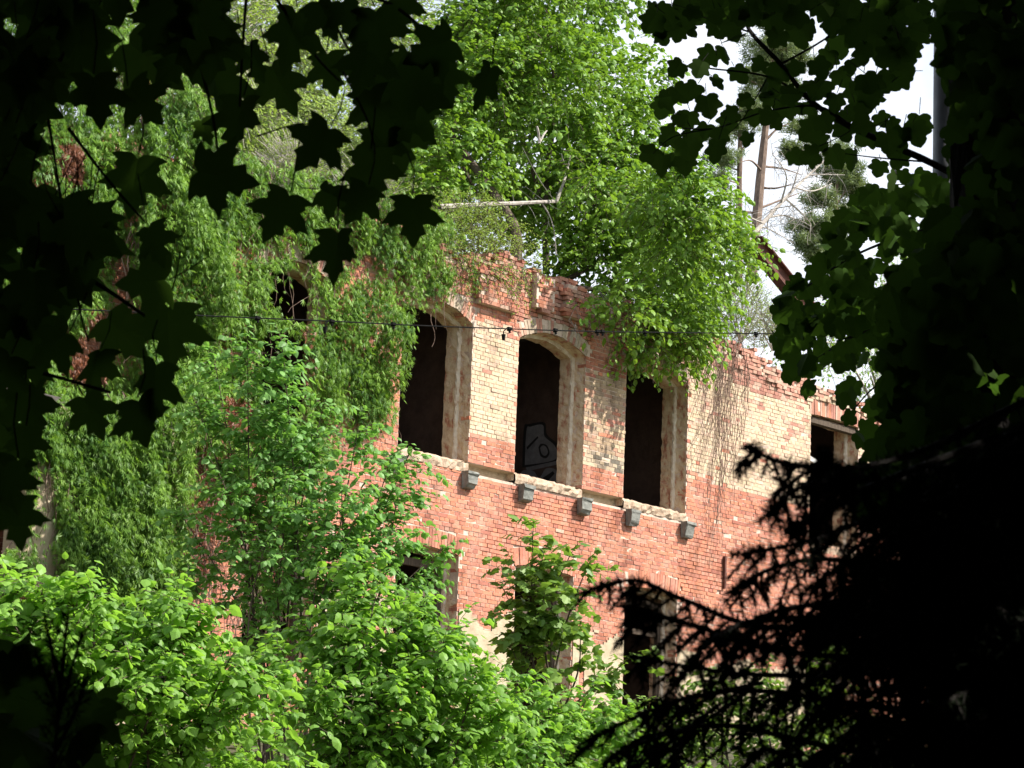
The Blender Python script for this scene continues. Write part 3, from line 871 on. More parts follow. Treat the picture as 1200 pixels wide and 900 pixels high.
# the broad tree rooted on the ruin
def big_tree():
    base = at(612, 330, 1.6)
    T = empty('maple_tree', base, 'broad sunlit green tree growing out of the ruin top and draping over the windows', 'tree')
    sc = 1 / 62.0
    bl = []
    for px, py, r, Y in [(620, 30, 85, 3.2), (700, 60, 66, 3.0), (560, 110, 62, 3.0), (690, 140, 85, 2.4), (735, 190, 62, 2.0), (620, 180, 70, 3.2), (535, 200, 52, 2.4),
                         (680, 255, 66, 2.2), (780, 255, 66, 1.6), (835, 285, 42, 1.4), (760, 330, 62, .9), (705, 310, 46, 1.2), (800, 365, 40, .2), (792, 400, 24, -.2), (640, -30, 90, 3.2),
                         (575, 20, 52, 3.6), (850, 320, 34, 1.0), (740, 385, 36, .0), (660, 90, 60, 1.8), (720, 240, 50, 1.2), (820, 340, 40, .6), (690, -20, 60, 2.6), (745, 100, 40, 2.6),
                         (770, 300, 40, .8), (500, 250, 34, 2.2), (640, 300, 36, 2.4), (510, 150, 44, 2.8), (490, 205, 36, 2.6), (540, 60, 40, 3.4), (765, 395, 20, -.6), (800, 385, 30, -.6),
                         (785, 355, 34, -.6), (820, 405, 16, -.5), (790, 420, 12, -.4), (735, 355, 30, -1.0), (590, 90, 44, 2.4), (650, 160, 50, 1.8), (800, 280, 44, -1.2), (845, 300, 38, -1.4), (770, 215, 50, -1.2), (810, 240, 44, -1.8), (600, 60, 70, 5), (560, 160, 60, 5), (660, 200, 70, 5), (700, 100, 60, 5), (650, 20, 70, 5), (620, 260, 50, 4), (700, 200, 36, .4)]:
        bl.append((at(px, py, Y), r * sc))
    tw = crown_obj(T, bl, 9800, .55, 9, .14, 'maple', LIME, droop=.4, tbase=.2, clump=.445, csize=.95)
    st = [tw]
    trunk = [at(607, 345, .8), at(605, 300, .9), at(604, 268, 1.0), at(588, 240, 1.3), at(570, 215, 1.7), at(552, 190, 2.2), at(530, 160, 2.8)]
    quads_mesh('trunk', *merge([limb(trunk, .12, .06, wob=.3)]), [M['bark']], T)
    for path, r in (([at(640, 320, 2.4), at(640, 220, 2.6), at(650, 120, 2.8), at(640, 10, 3.0)], .08), ([at(650, 320, 2.2), at(700, 230, 2.0), at(740, 160, 2.0)], .06),
                    ([at(660, 330, 1.8), at(740, 290, 1.4), at(820, 270, 1.2)], .06), ([at(670, 335, 1.2), at(730, 350, .6), at(790, 400, .0)], .05), ([at(580, 260, 2.3), at(545, 200, 2.5), at(530, 150, 2.6)], .05),
                    ([at(640, 250, 2.5), at(600, 130, 3.0), at(560, 50, 3.4)], .05)):
        st.append(limb(path, r, .015, 6))
    quads_mesh('limb', *merge(st), [M['bark']], T)
    # bare pale bough reaching left to right, with a forked dead twig
    s2 = [limb([at(515, 243, .9), at(560, 240, .8), at(610, 238, .8), at(652, 236, .9)], .055, .035, 7), limb([at(652, 236, .9), at(660, 215, .9), at(666, 195, 1.0), at(668, 182, 1.0)], .035, .012, 6),
          limb([at(666, 200, .95), at(660, 188, .95), at(658, 180, .95)], .02, .008, 5), limb([at(652, 238, .9), at(632, 210, .8), at(612, 172, .8)], .012, .006, 4),
          limb([at(636, 239, .85), at(645, 255, .7), at(650, 275, .7), at(652, 298, .7)], .016, .006, 4), limb([at(652, 240, .9), at(668, 236, .8), at(682, 250, .7)], .014, .005, 4)]
    b, _ = side_branches([at(530, 243, .9), at(652, 236, .9)], 14, .45, .008, 1.0, -.1); s2 += b
    b, _ = side_branches([at(640, 245, .8), at(652, 298, .7)], 10, .3, .006, 1.0, -.3); s2 += b
    quads_mesh('bough', *merge(s2), [M['palebark']], T)
    s3 = [limb([at(632, 168, .6), at(631, 156, .6), at(629, 148, .6)], .03, .02, 5), limb([at(633, 166, .6), at(637, 158, .6), at(641, 153, .6)], .025, .012, 5)]
    o = quads_mesh('broken_stub', *merge(s3), [M['palebark']], T)
    # needle-like drooping sprays of dead twigs over the second pier
    s4 = []
    for k in range(40):
        a = at(rng.uniform(668, 720), rng.uniform(340, 385), -.1); e = a + np.array([rng.normal(.15, .2), rng.uniform(-.3, 0), -rng.uniform(.2, .6)])
        s4.append(tube(smooth_path([a, (a + e) / 2 + rng.normal(0, .05, 3), e], 6), .006, .003, 4))
    quads_mesh('dead_twigs', *merge(s4), [M['palebark']], T)
big_tree()

def feathery():
    T = empty('feathery_shrub', at(560, 318, .3), 'feathery light green shrub arching over the wall top above the yellow pier', 'shrub')
    bl = [(at(px, py, Y), r / 62) for px, py, r, Y in [(540, 275, 34, .6), (575, 280, 30, .4), (510, 262, 30, .8), (560, 305, 26, -.05), (600, 305, 20, -.05), (520, 300, 26, .0), (490, 285, 26, .3), (550, 250, 24, .9), (615, 318, 12, -.1)]]
    tw = crown_obj(T, bl, 900, .55, 16, .05, 'feather', SMALL, 'foliage', droop=.55, tbase=.35, twig_r=.006, jit=.2)
    st = [tw] + [limb([at(560, 318, .3), at(x, 290, .3), at(x2, 262, .3)], .025, .008, 5) for x, x2 in ((550, 520), (560, 560), (575, 600), (540, 495))]
    quads_mesh('stem', *merge(st), [M['bark']], T)
feathery()

def wispy(px, py, r, Y, label, nm='wispy_shrub', mat='pale', n=420):
    base = at(px, py + r, Y)
    T = empty(nm, base, label, 'shrub')
    bl = [(at(px + dx * r, py + dy * r, Y + dd), r * s / 62) for dx, dy, dd, s in [(0, 0, 0, .8), (-.5, .3, .2, .5), (.45, .25, -.2, .5), (.1, -.5, .1, .5), (0, .6, 0, .5)]]
    tw = crown_obj(T, bl, n, .45, 12, .045, mat, SMALL, 'foliage', droop=.1, bias=(0, 0, .8), tbase=.4, twig_r=.007, twigmat='palebark')
    st = [tw] + [limb([base, at(px + rng.normal(0, .3) * r, py, Y), at(px + rng.normal(0, .5) * r, py - .8 * r, Y)], .02, .005, 4) for _ in range(9)]
    quads_mesh('stem', *merge(st), [M['palebark']], T)
wispy(868, 362, 40, 1.2, 'wispy pale shrub on the wall top below the steel girder')
wispy(905, 385, 26, .4, 'small wispy tuft of weeds on the wall top beside the dark maple leaves', 'weed_tuft', 'feather', 200)

wispy(430, 225, 34, .5, 'pale scrubby bush on the wall top left of the feathery shrub', 'wall_shrub', 'feather', 420)
wispy(345, 195, 34, .6, 'pale scrubby bush on the wall top above the leftmost ivy-veiled window', 'wall_shrub', 'feather', 420)

# pale trees in the far left background
def pale_tree(blobs, base, label, n, mat='pale', size=.085, Y=9):
    T = empty('willow_tree', at(base[0], base[1], Y), label, 'tree', None)
    s = math.hypot(Y - CAM[1], 10) 
    bl = [(at(px, py, Y + rng.uniform(-1, 1)), r / 48) for px, py, r in blobs]
    tw = crown_obj(T, bl, n, .9, 12, size, mat, SMALL, 'crown', droop=.4, tbase=.35, twig_r=.010)
    top_ = min(blobs, key=lambda q: q[1])
    st = [limb([at(base[0], base[1], Y), at((base[0] + top_[0]) / 2, (base[1] + top_[1]) / 2, Y), at(top_[0], top_[1], Y)], .16, .03)]
    quads_mesh('trunk', *merge(st), [M['bark']], T)
    lm = [tw]
    for px, py, r in blobs:
        lm.append(limb([at(base[0] + (top_[0] - base[0]) * .4, base[1] + (top_[1] - base[1]) * .4, Y), at((px + base[0]) / 2, py + r * .5, Y), at(px, py, Y)], .05, .012, 5))
    quads_mesh('limb', *merge(lm), [M['palebark']], T)
pale_tree([(300, 130, 50), (350, 180, 55), (290, 200, 45), (310, 60, 50), (345, 100, 36), (260, 120, 40), (380, 210, 40), (330, 20, 40)], (320, 420), 'pale airy tree behind the creeper wall, nearest the climbing column', 3000, size=.12)
pale_tree([(430, 190, 45), (470, 215, 40), (420, 30, 40), (460, 10, 46), (500, 190, 34), (440, 110, 26), (400, 225, 36), (480, 90, 24)], (440, 430), 'pale loose tree in front of sky between dark maple leaves and broad tree', 1700, Y=11, size=.12)
pale_tree([(240, 40, 60), (190, 60, 50), (140, 20, 60), (60, 40, 60), (0, 20, 60), (200, 130, 40)], (150, 420), 'light green tree rising behind the far left end of the wall', 2000, mat='feather', Y=7, size=.12)
pale_tree([(985, 370, 40), (1040, 400, 40), (1075, 350, 50), (950, 400, 30), (1080, 470, 40), (1020, 440, 30), (1120, 420, 50)], (1030, 640), 'bright green tree behind the right end of the wall, behind dark leaves', 800, mat='maple', size=.11, Y=6)

# pines against the sky
def pine(path_px, Y, crown, r, label, boughs, nt=40):
    T = empty('pine_tree', at(path_px[0][0], path_px[0][1], Y), label, 'pine tree', 'pines behind the ruin')
    path = [at(a, b, Y) for a, b in path_px]
    quads_mesh('trunk', *merge([limb(path, r, r * .45, 8)]), [M['pinebark']], T)
    st, C = [], []
    for (x0, y0, x1, y1) in boughs:
        a, b = at(x0, y0, Y), at(x1, y1, Y + rng.normal(0, .8)); q = (a + b) / 2 + np.array([0, 0, rng.uniform(-.1, .25)])
        quads_mesh('bough', *limb([a, q, b], r * .28, .012, 5), [M['pinebark']], T)
    ppm = F / np.linalg.norm(at(path_px[0][0], path_px[0][1], Y) - CAM)
    for (px, py, rad, n) in crown:
        c = at(px, py, Y)
        for _ in range(int(n * 1.7)):
            v = nrm(rng.normal(0, 1, 3)) * np.array([1.35, 1.35, .75]) * rad / ppm * rng.uniform(.2, 1.15)
            C.append(c + v)
            if rng.random() < .5: st.append(tube([c + v * .2, c + v * .6 + rng.normal(0, .05, 3), c + v], .012, .006, 3))
    C = np.array(C)
    K = 70
    P = np.repeat(C, K, 0) + rng.normal(0, .10, (len(C) * K, 3))
    D = rng.normal(0, 1, P.shape) + np.array([0, 0, .5])
    tint = np.clip(.5 + rng.normal(0, .25, len(P)), 0, 1)
    leaves('crown', P, D, rng.normal(0, 1, P.shape), .24, tint, NEEDLE, [M['pine'], M['pinebark']], T, wide=1.9, extra=merge(st))
pine([(880, 330), (884, 290), (890, 220), (897, 150), (903, 90), (905, 30)], 30, [(905, 60, 30, 45), (925, 70, 22, 26), (885, 90, 20, 20), (915, 105, 24, 26), (940, 150, 18, 22), (880, 130, 16, 12), (930, 175, 14, 14), (905, 20, 26, 30)], .22,
     'tall brown-trunked pine against the sky, thickest trunk of the three',
     [(897, 165, 925, 145), (894, 195, 940, 205), (890, 220, 930, 215), (888, 245, 940, 225), (898, 150, 870, 140), (892, 200, 868, 190), (886, 265, 860, 255), (900, 120, 930, 105), (901, 110, 880, 95), (888, 250, 850, 240)])
pine([(866, 330), (866, 260), (867, 190), (868, 120)], 40, [(866, 150, 18, 20), (850, 185, 18, 20), (875, 120, 18, 16), (840, 210, 14, 14), (845, 160, 14, 12)], .18,
     'slender faint pine leftmost of the three, behind the broad tree',
     [(867, 200, 845, 190), (867, 180, 885, 165), (866, 230, 845, 222), (867, 160, 850, 150), (866, 215, 850, 210)])
pine([(975, 345), (976, 300), (979, 260), (980, 225), (983, 190)], 26, [(985, 205, 22, 30), (1000, 220, 18, 18), (960, 235, 16, 18), (955, 265, 22, 28), (945, 285, 16, 16), (995, 245, 16, 14), (970, 280, 14, 12), (1005, 260, 14, 12), (960, 300, 16, 12), (985, 180, 16, 16), (1025, 245, 14, 12)], .12,
     'short bushy pine with bluish green tufts right of the dead tree',
     [(980, 240, 1000, 222), (980, 250, 957, 262), (978, 270, 945, 285), (979, 255, 1000, 245), (977, 290, 960, 300), (981, 225, 960, 236)])

def dead_tree():
    Y = 16
    T = empty('dead_tree', at(872, 300, Y), 'bare bleached dead tree leaning right in front of the pines', 'dead tree')
    main = [at(868, 300, Y), at(882, 276, Y), at(900, 255, Y), at(915, 238, Y), at(932, 220, Y), at(950, 203, Y), at(975, 180, Y)]
    quads_mesh('trunk', *merge([limb(main, .085, .025, 7)]), [M['palebark']], T)
    st = []
    for a, b in (((915, 238), (905, 180)), ((932, 220), (975, 215)), ((900, 255), (945, 262)), ((905, 250), (935, 240)), ((890, 268), (930, 285)), ((920, 232), (950, 270)), ((945, 208), (990, 205)), ((895, 262), (850, 225)),
                 ((886, 272), (900, 300)), ((925, 228), (940, 180)), ((880, 278), (850, 250)), ((955, 198), (965, 165))):
        p, q = at(*a, Y), at(*b, Y + rng.normal(0, .8)); m_ = (p + q) / 2 + rng.normal(0, .2, 3)
        st.append(limb([p, m_, q], .035, .010, 5, 10))
        s, en = side_branches([p, m_, q], 15, .7, .011, .9, .1); st += s
        for c, e in en:
            f = e + rng.normal(0, .35, 3); st.append(tube([c, (c + f) / 2 + rng.normal(0, .04, 3), f], .008, .004, 3))
    quads_mesh('branch', *merge(st), [M['palebark']], T)
dead_tree()

# ------------------------------------------------------------------ shrubs in front of the ruin
def shoot_bush(name, label, cat_, shoots, dist, size, mat, tmpl=LIME, per=9, L=.55, K=9, base=None, tbase=.3, group=None, fill=(), droop=.35, r0=.022, flat=.4, fd=95):
    """shoots: list of (pixel base, pixel tip) arching leaders carrying side sprays; fill: blobs of leafy sprays"""
    bx, by = base
    b0 = pd(bx, by, dist); b0[2] = ground_z(b0[0], b0[1])
    T = empty(name, b0, label, cat_, group)
    O, Dr, st = [], [], []
    for (x1, y1, dd) in shoots:
        tip = pd(x1, y1, dist + dd)
        foot = b0 + np.array([rng.normal(0, .35), rng.normal(0, .35), -.05])
        midp = foot * .5 + tip * .5 + np.array([0, 0, .10 * np.linalg.norm(tip - foot)]) + rng.normal(0, .1, 3)
        path = smooth_path([foot, midp, tip], 30)
        st.append(tube(path, r0, .005, 5))
        n = int(per * np.linalg.norm(tip - foot))
        u = rng.uniform(.30, 1.0, n) ** .75
        i = np.minimum((u * 29).astype(int), 28)
        p = path[i]; tan = nrm(path[i + 1] - path[i])
        d = rng.normal(0, 1, p.shape) * np.array([1, 1, .45]); d = nrm(d) * .9 + tan * .5
        O.append(p); Dr.append(d)
        O.append(path[-3:-2]); Dr.append(nrm(path[-1:] - path[-3:-2]))
    if fill:
        bl = [(pd(x, y, dist + dd), r * dist / F) for x, y, r, dd in fill]
        o2, d2 = blob_points(bl, int(sum((b[1] ** 2) for b in bl) * fd * 1.7))
        k2 = vnoise(o2 + 60, .7) * .7 + vnoise(o2 + 90, .3) * .3 > .50
        o2, d2 = o2[k2], d2[k2]
        O.append(o2); Dr.append(d2 * np.array([1, 1, .5]) + np.array([0, 0, .2]) + rng.normal(0, .3, d2.shape))
    O = np.concatenate(O); Dr = np.concatenate(Dr)
    P, D, N, sz, tw = sprays(O, Dr, rng.uniform(.5, 1.25, len(O)) * L, K, size, droop, jit=.22, flat=flat)
    tint = np.clip(tbase - .12 + .7 * vnoise(P + 3, .6) + rng.normal(0, .2, len(P)), 0, 1)
    leaves('foliage', P, D, N, sz, tint, tmpl, [M[mat]], T)
    st.append(twigs(*tw, .005, .002))
    quads_mesh('stem', *merge(st), [M['darkbark'] if mat == 'x' else M['bark']], T)

# tall hazel
shoot_bush('hazel_bush', 'tall many-stemmed hazel in front of the brick wall, reaching up to the creeper', 'bush',
           [(330, 395, 0), (325, 440, .5), (250, 415, .5), (290, 400, -.3), (380, 470, .2), (420, 500, -.4), (470, 560, 0), (460, 530, .6), (230, 470, .4), (260, 560, -.5), (400, 560, -.6), (480, 470 + 60, .3), (470, 620, -.3),
            (520, 640, .2), (210, 600, .5), (340, 560, -.8), (380, 620, -.8), (300, 480, .8), (220, 660, 0), (425, 590, -.9), (310, 640, -1), (365, 510, .4), (440, 655, -.6)],
           41.0, .13, 'hazel', per=9, L=.6, K=9, base=(350, 800), tbase=.3, fd=50,
           fill=[(300, 470, 40, .3), (350, 520, 46, 0), (300, 560, 40, .3), (420, 570, 44, -.2), (260, 630, 46, .2), (340, 640, 46, -.4), (440, 640, 40, -.5), (230, 680, 34, .2), (390, 690, 50, -.4), (320, 440, 28, .3), (400, 640, 40, 0)])
# bright linden thicket along the bottom
shoot_bush('linden_bush', 'glowing yellow-green linden bush filling the lower left corner', 'bush',
           [(5, 668, .3), (40, 672, 0), (85, 688, .5), (200, 690, .6), (225, 712, .2), (170, 705, .8), (20, 690, 0), (60, 700, .4), (110, 690, -.3), (160, 720, .3), (210, 700, .0), (235, 730, .4), (270, 770, -.2), (60, 740, -.6), (150, 760, -.6), (10, 720, -.5), (200, 780, -.7), (290, 800, -.3)],
           27.0, .128, 'lime', per=15, L=.5, K=9, base=(120, 1000), tbase=.42,
           fill=[(30, 730, 40, 0), (90, 740, 46, .2), (160, 770, 46, 0), (230, 790, 44, .2), (60, 800, 60, 0), (150, 840, 60, -.2), (240, 860, 60, 0), (40, 880, 60, .2), (320, 850, 46, .3), (280, 800, 36, .4), (100, 900, 60, .3), (200, 905, 60, .2), (300, 900, 50, .2), (10, 790, 50, .3)])
shoot_bush('linden_bush', 'leafy linden bush at the bottom middle, between the hazel and the maple sapling', 'bush',
           [(360, 735, .5), (410, 705, .6), (500, 705, .7), (535, 735, .5), (330, 760, 0), (390, 740, .3), (440, 700, 0), (480, 730, .3), (520, 750, -.2), (560, 790, .2), (420, 660, .6), (590, 830, 0), (300, 770, .4), (470, 790, -.6), (380, 800, -.6), (545, 770, .5)],
           31.0, .128, 'lime', per=15, L=.5, K=9, base=(450, 1000), tbase=.28,
           fill=[(340, 800, 46, 0), (400, 780, 46, .2), (450, 760, 40, .3), (500, 800, 46, 0), (550, 830, 40, .2), (420, 850, 60, -.2), (520, 870, 50, 0), (600, 880, 36, .3), (330, 870, 46, 0), (470, 720, 30, .5), (400, 910, 60, .3), (500, 915, 60, .3), (580, 910, 50, .3), (300, 890, 50, .4)])
# maple sapling against the wall
shoot_bush('maple_sapling', 'slender maple sapling standing in front of the ground floor doorway', 'sapling',
           [(625, 612, 0), (640, 640, .1), (600, 655, 0), (668, 650, .2), (690, 660, .1), (660, 700, -.2), (590, 690, .1), (610, 720, -.1), (640, 690, -.3), (680, 740, 0), (715, 790, .1), (600, 760, .1), (650, 790, -.3), (700, 830, .1), (740, 770, .3), (730, 830, 0)],
           46.0, .15, 'sapling', tmpl=SYCA, per=6, fd=34, L=.5, K=7, base=(640, 980), tbase=.25, r0=.025,
           fill=[(640, 680, 22, 0), (650, 740, 28, 0), (630, 800, 34, 0), (690, 810, 36, .1), (660, 860, 44, 0), (720, 860, 36, .2), (620, 880, 30, -.2), (660, 905, 50, -.3), (720, 900, 40, -.2), (620, 915, 40, -.3)])
shoot_bush('linden_bush', 'low spreading linden at the foot of the maple sapling, bottom right of the thicket', 'bush',
           [(560, 800, 0), (600, 790, .2), (640, 820, 0), (690, 810, .3), (730, 830, 0), (670, 850, -.4), (580, 840, -.4), (530, 830, .3), (745, 870, 0), (620, 860, -.5)],
           35.0, .125, 'lime', per=14, L=.5, K=9, base=(640, 1000), tbase=.22,
           fill=[(560, 860, 40, 0), (620, 850, 40, .2), (680, 870, 44, 0), (590, 905, 44, -.2), (660, 910, 44, 0), (730, 900, 40, .2), (520, 890, 40, .2)])
# weeds in the shade beyond the spruce
shoot_bush('elder_bush', 'low weedy bush at the wall foot, glimpsed through spruce twigs', 'bush',
           [(780, 820, 0), (820, 790, .3), (860, 800, 0), (900, 780, .2), (950, 820, 0), (1000, 840, .2), (1040, 850, 0), (800, 850, 0), (985, 760, .6)],
           43.0, .12, 'herb', per=13, L=.5, K=9, base=(890, 980), tbase=.35,
           fill=[(780, 870, 36, 0), (850, 850, 40, .2), (930, 860, 44, 0), (1000, 880, 40, .2), (1060, 880, 40, .2), (990, 780, 26, .8)])

def undergrowth():
    n = 14000
    s = rng.uniform(30, 47, n); l = rng.normal(0, 5.5, n)
    lat = np.array([FH[1], -FH[0]])
    X = CAM[0] + s * FH[0] + l * lat[0]; Y = CAM[1] + s * FH[1] + l * lat[1]
    k = Y < -.4; X, Y = X[k], Y[k]
    P = np.stack([X, Y, ground_z(X, Y)], -1); n = len(P)
    hgt = .15 + 1.0 * vnoise(P, 1.4) ** 2
    P[:, 2] += hgt * rng.random(n) ** .6
    D = rng.normal(0, 1, (n, 3)) * np.array([1, 1, .4]) + np.array([0, 0, .2])
    o = leaves('undergrowth', P, D, rng.normal(0, .5, (n, 3)) + np.array([0, 0, 1.0]), rng.uniform(.08, .2, n), rng.random(n), LIME, [M['herb']], None)
    tag(o, 'green undergrowth covering the slope below the ruin', 'undergrowth', kind='stuff')
undergrowth()

# ------------------------------------------------------------------ overhead cable with clips
def cable():
    Yc = -6.0
    T = empty('overhead_cable', at(600, 386, Yc), 'thin black overhead cable with dangling clips crossing in front of the windows', 'cable')
    pts = [(-60, 356), (120, 364), (240, 370), (390, 376.5), (480, 381), (600, 385.5), (700, 388.5), (820, 390), (900, 391), (1000, 392), (1150, 392), (1280, 391)]
    quads_mesh('wire', *tube(smooth_path([at(a, b, Yc) for a, b in pts], 80), .0095, .0095, 6), [M['cable']], T)
    d = nrm(at(700, 388.5, Yc) - at(600, 385.5, Yc))
    for px, py, hang in ((389, 376.5, 1), (461, 380, 0), (597, 385.4, 1), (651, 387, 0), (706, 388.6, 0), (756, 389.2, 0), (886, 391, 0), (700, 388.4, 0), (302, 372.8, 0)):
        c = at(px, py, Yc)
        b = []
        V, Q = box(-.038, .038, -.02, .02, -.035, .025); V[[0, 4], 2] *= .3
        b.append((c + V, Q))
        b.append(tube([c + np.array([.0, 0, -.03]), c + np.array([.015, 0, -.06])], .015, .025, 6))
        if hang:
            b.append(tube([c + np.array([-.06, 0, 0]), c + np.array([-.13, 0, -.06]), c + np.array([-.13, 0, -.12])], .010, .010, 5))
            b.append(tube([c + np.array([-.13, 0, -.11]), c + np.array([-.13, 0, -.2])], .035, .02, 6))
        quads_mesh('clip', *merge(b), [M['cable']], T)
cable()

# ------------------------------------------------------------------ foreground: dark maples
def screen_leaves(pts, dist_fn, sizes, face_jit=.45, down_jit=.6):
    P, D, N = [], [], []
    for (px, py) in pts:
        d = dist_fn()
        P.append(pd(px, py, d))
    P = np.array(P); n = len(P)
    a = rng.normal(0, down_jit, n)
    D = -UP[None] * np.cos(a)[:, None] + RT[None] * np.sin(a)[:, None] + rng.normal(0, .22, (n, 3))
    N = -fwd[None] + UP[None] * .25 + rng.normal(0, face_jit, (n, 3))
    P = P - nrm(D) * (np.asarray(sizes) * .45)[:, None]
    return P, D, N

def fill_poly(poly, gaps, n):
    xs = [p[0] for p in poly]; ys = [p[1] for p in poly]; out = []
    while len(out) < n:
        x, y = rng.uniform(min(xs), max(xs)), rng.uniform(min(ys), max(ys))
        if not inpoly(np.array([x]), np.array([y]), poly)[0]: continue
        if any(math.hypot(x - g[0], y - g[1]) < g[2] + 22 for g in gaps): continue
        out.append((x, y))
    return out

def left_maple():
    base = pd(-260, 400, 6.5); base[2] = ground_z(base[0], base[1])
    T = empty('maple_tree', base, 'near-black maple in front at the upper left, big lobed leaves in silhouette', 'tree')
    big = [(340, 43, 95), (330, 100, 85), (253, 103, 105), (280, 142, 85), (260, 207, 95), (240, 153, 40), (167, 120, 75), (233, 27, 120), (247, 55, 90), (210, 67, 90), (327, 250, 82), (370, 170, 82), (387, 83, 66),
           (383, 20, 70), (395, 297, 80), (393, 230, 60), (157, 213, 90), (180, 285, 66), (472, 10, 62), (443, 37, 80), (507, 57, 80), (567, 100, 74), (427, 73, 90), (490, 105, 92), (477, 138, 86), (467, 165, 86),
           (437, 202, 78), (420, 236, 66), (484, 255, 74), (407, 20, 60), (170, 330, 90), (197, 390, 100), (143, 390, 90), (180, 455, 92), (167, 492, 84), (107, 485, 70), (37, 480, 84), (60, 405, 80), (110, 433, 76), (15, 370, 80),
           (455, 90, 90), (520, 95, 70), (300, 70, 60), (440, 130, 80), (445, 175, 70), (60, 330, 90), (200, 10, 90), (100, 270, 80), (50, 280, 90), (0, 440, 80), (2, 515, 84), (14, 560, 70), (-6, 480, 80), (30, 520, 60)]  # last few leaves added to stand in for the dark annex opening
    fill = fill_poly([(-30, -20), (280, -20), (240, 40), (170, 80), (135, 150), (120, 220), (120, 300), (120, 350), (90, 400), (50, 430), (-30, 440)],
                     [(18, 10, 8), (23, 32, 6), (112, 25, 9), (160, 28, 8), (75, 118, 10), (82, 138, 8), (40, 205, 3), (120, 195, 5), (90, 230, 4), (48, 165, 3), (140, 150, 14), (100, 190, 6), (140, 240, 8), (30, 300, 4), (120, 330, 8), (60, 375, 8), (150, 425, 8), (20, 370, 3)], 70)
    pts = [(a, b) for a, b, s in big] + fill
    dist = 6.2
    ds = rng.uniform(5.4, 7.0, len(pts))
    sizes = np.array([s for _, _, s in big] + list(rng.uniform(75, 110, len(fill)))) * ds / F * .80
    it = iter(ds)
    P, D, N = screen_leaves(pts, lambda: next(it), sizes, .32, .55)
    # foot stalks
    st = []
    for p, d_, s in zip(P, D, sizes):
        b = p - nrm(d_) * s * .55 + np.array([0, 0, .04]) + rng.normal(0, .015, 3)
        st.append(tube([p, (p + b) / 2 + rng.normal(0, .006, 3), b], .0016, .0016, 4))
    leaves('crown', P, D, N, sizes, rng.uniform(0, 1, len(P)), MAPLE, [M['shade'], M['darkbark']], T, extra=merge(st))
    br = []
    for path, r in (([(-60, -60), (60, -20), (200, -10), (330, -15)], .012), ([(95, -30), (75, 60), (45, 110), (18, 165)], .005), ([(290, -20), (284, 60), (281, 125)], .004), ([(315, -15), (345, 30), (372, 68), (398, 95)], .004),
                    ([(55, 130), (68, 210), (82, 290)], .004), ([(86, 300), (94, 365), (104, 400)], .004), ([(365, -20), (385, 12), (410, 60), (440, 90)], .004), ([(-60, 260), (20, 280), (110, 330), (170, 370)], .007),
                    ([(-60, 420), (0, 425), (60, 440), (130, 460)], .006), ([(330, -15), (430, -5), (480, 20), (520, 60)], .005), ([(200, -10), (230, 60), (250, 140), (255, 180)], .005), ([(400, 80), (430, 140), (440, 180)], .003),
                    ([(300, 160), (350, 145), (375, 150)], .002), ([(80, 150), (130, 215), (170, 260)], .004)):
        br.append(tube(smooth_path([pd(a, b, 6.1) for a, b in path], 20), r, r * .5, 6))
    for q in br: quads_mesh('branch', *q, [M['darkbark']], T)
    quads_mesh('trunk', *merge([limb([base - np.array([0, 0, .2]), base + np.array([0, 0, 1.5]), base + np.array([.1, .1, 4]), base + np.array([0, .2, 8])], .2, .1, 10)]), [M['darkbark']], T)
left_maple()

def low_left_maple():
    base = pd(-60, 980, 5.4); base[2] = ground_z(base[0], base[1])
    T = empty('maple_sapling', base, 'dark shaded maple shoot with large leaves in the bottom left corner', 'sapling')
    big = [(25, 800, 90), (60, 840, 90), (110, 850, 80), (30, 860, 110), (80, 880, 100), (115, 835, 60), (5, 830, 90), (50, 900, 100), (15, 780, 60), (-10, 590, 80), (20, 610, 60), (10, 570, 60)]
    ds = rng.uniform(5.0, 5.8, len(big)); it = iter(ds); sizes = np.array([b[2] for b in big]) * ds / F
    P, D, N = screen_leaves([(a, b) for a, b, _ in big], lambda: next(it), sizes, .35, .9)
    leaves('foliage', P, D, N, sizes, rng.uniform(0, 1, len(P)), MAPLE, [M['shade']], T)
    st = [tube(smooth_path([base, pd(-20, 950, 5.4), pd(40, 870, 5.4), pd(70, 830, 5.4)], 16), .008, .003, 6), tube(smooth_path([base, pd(-60, 750, 5.4), pd(-30, 600, 5.4)], 16), .008, .003, 6)]
    quads_mesh('stem', *merge(st), [M['darkbark']], T)
low_left_maple()

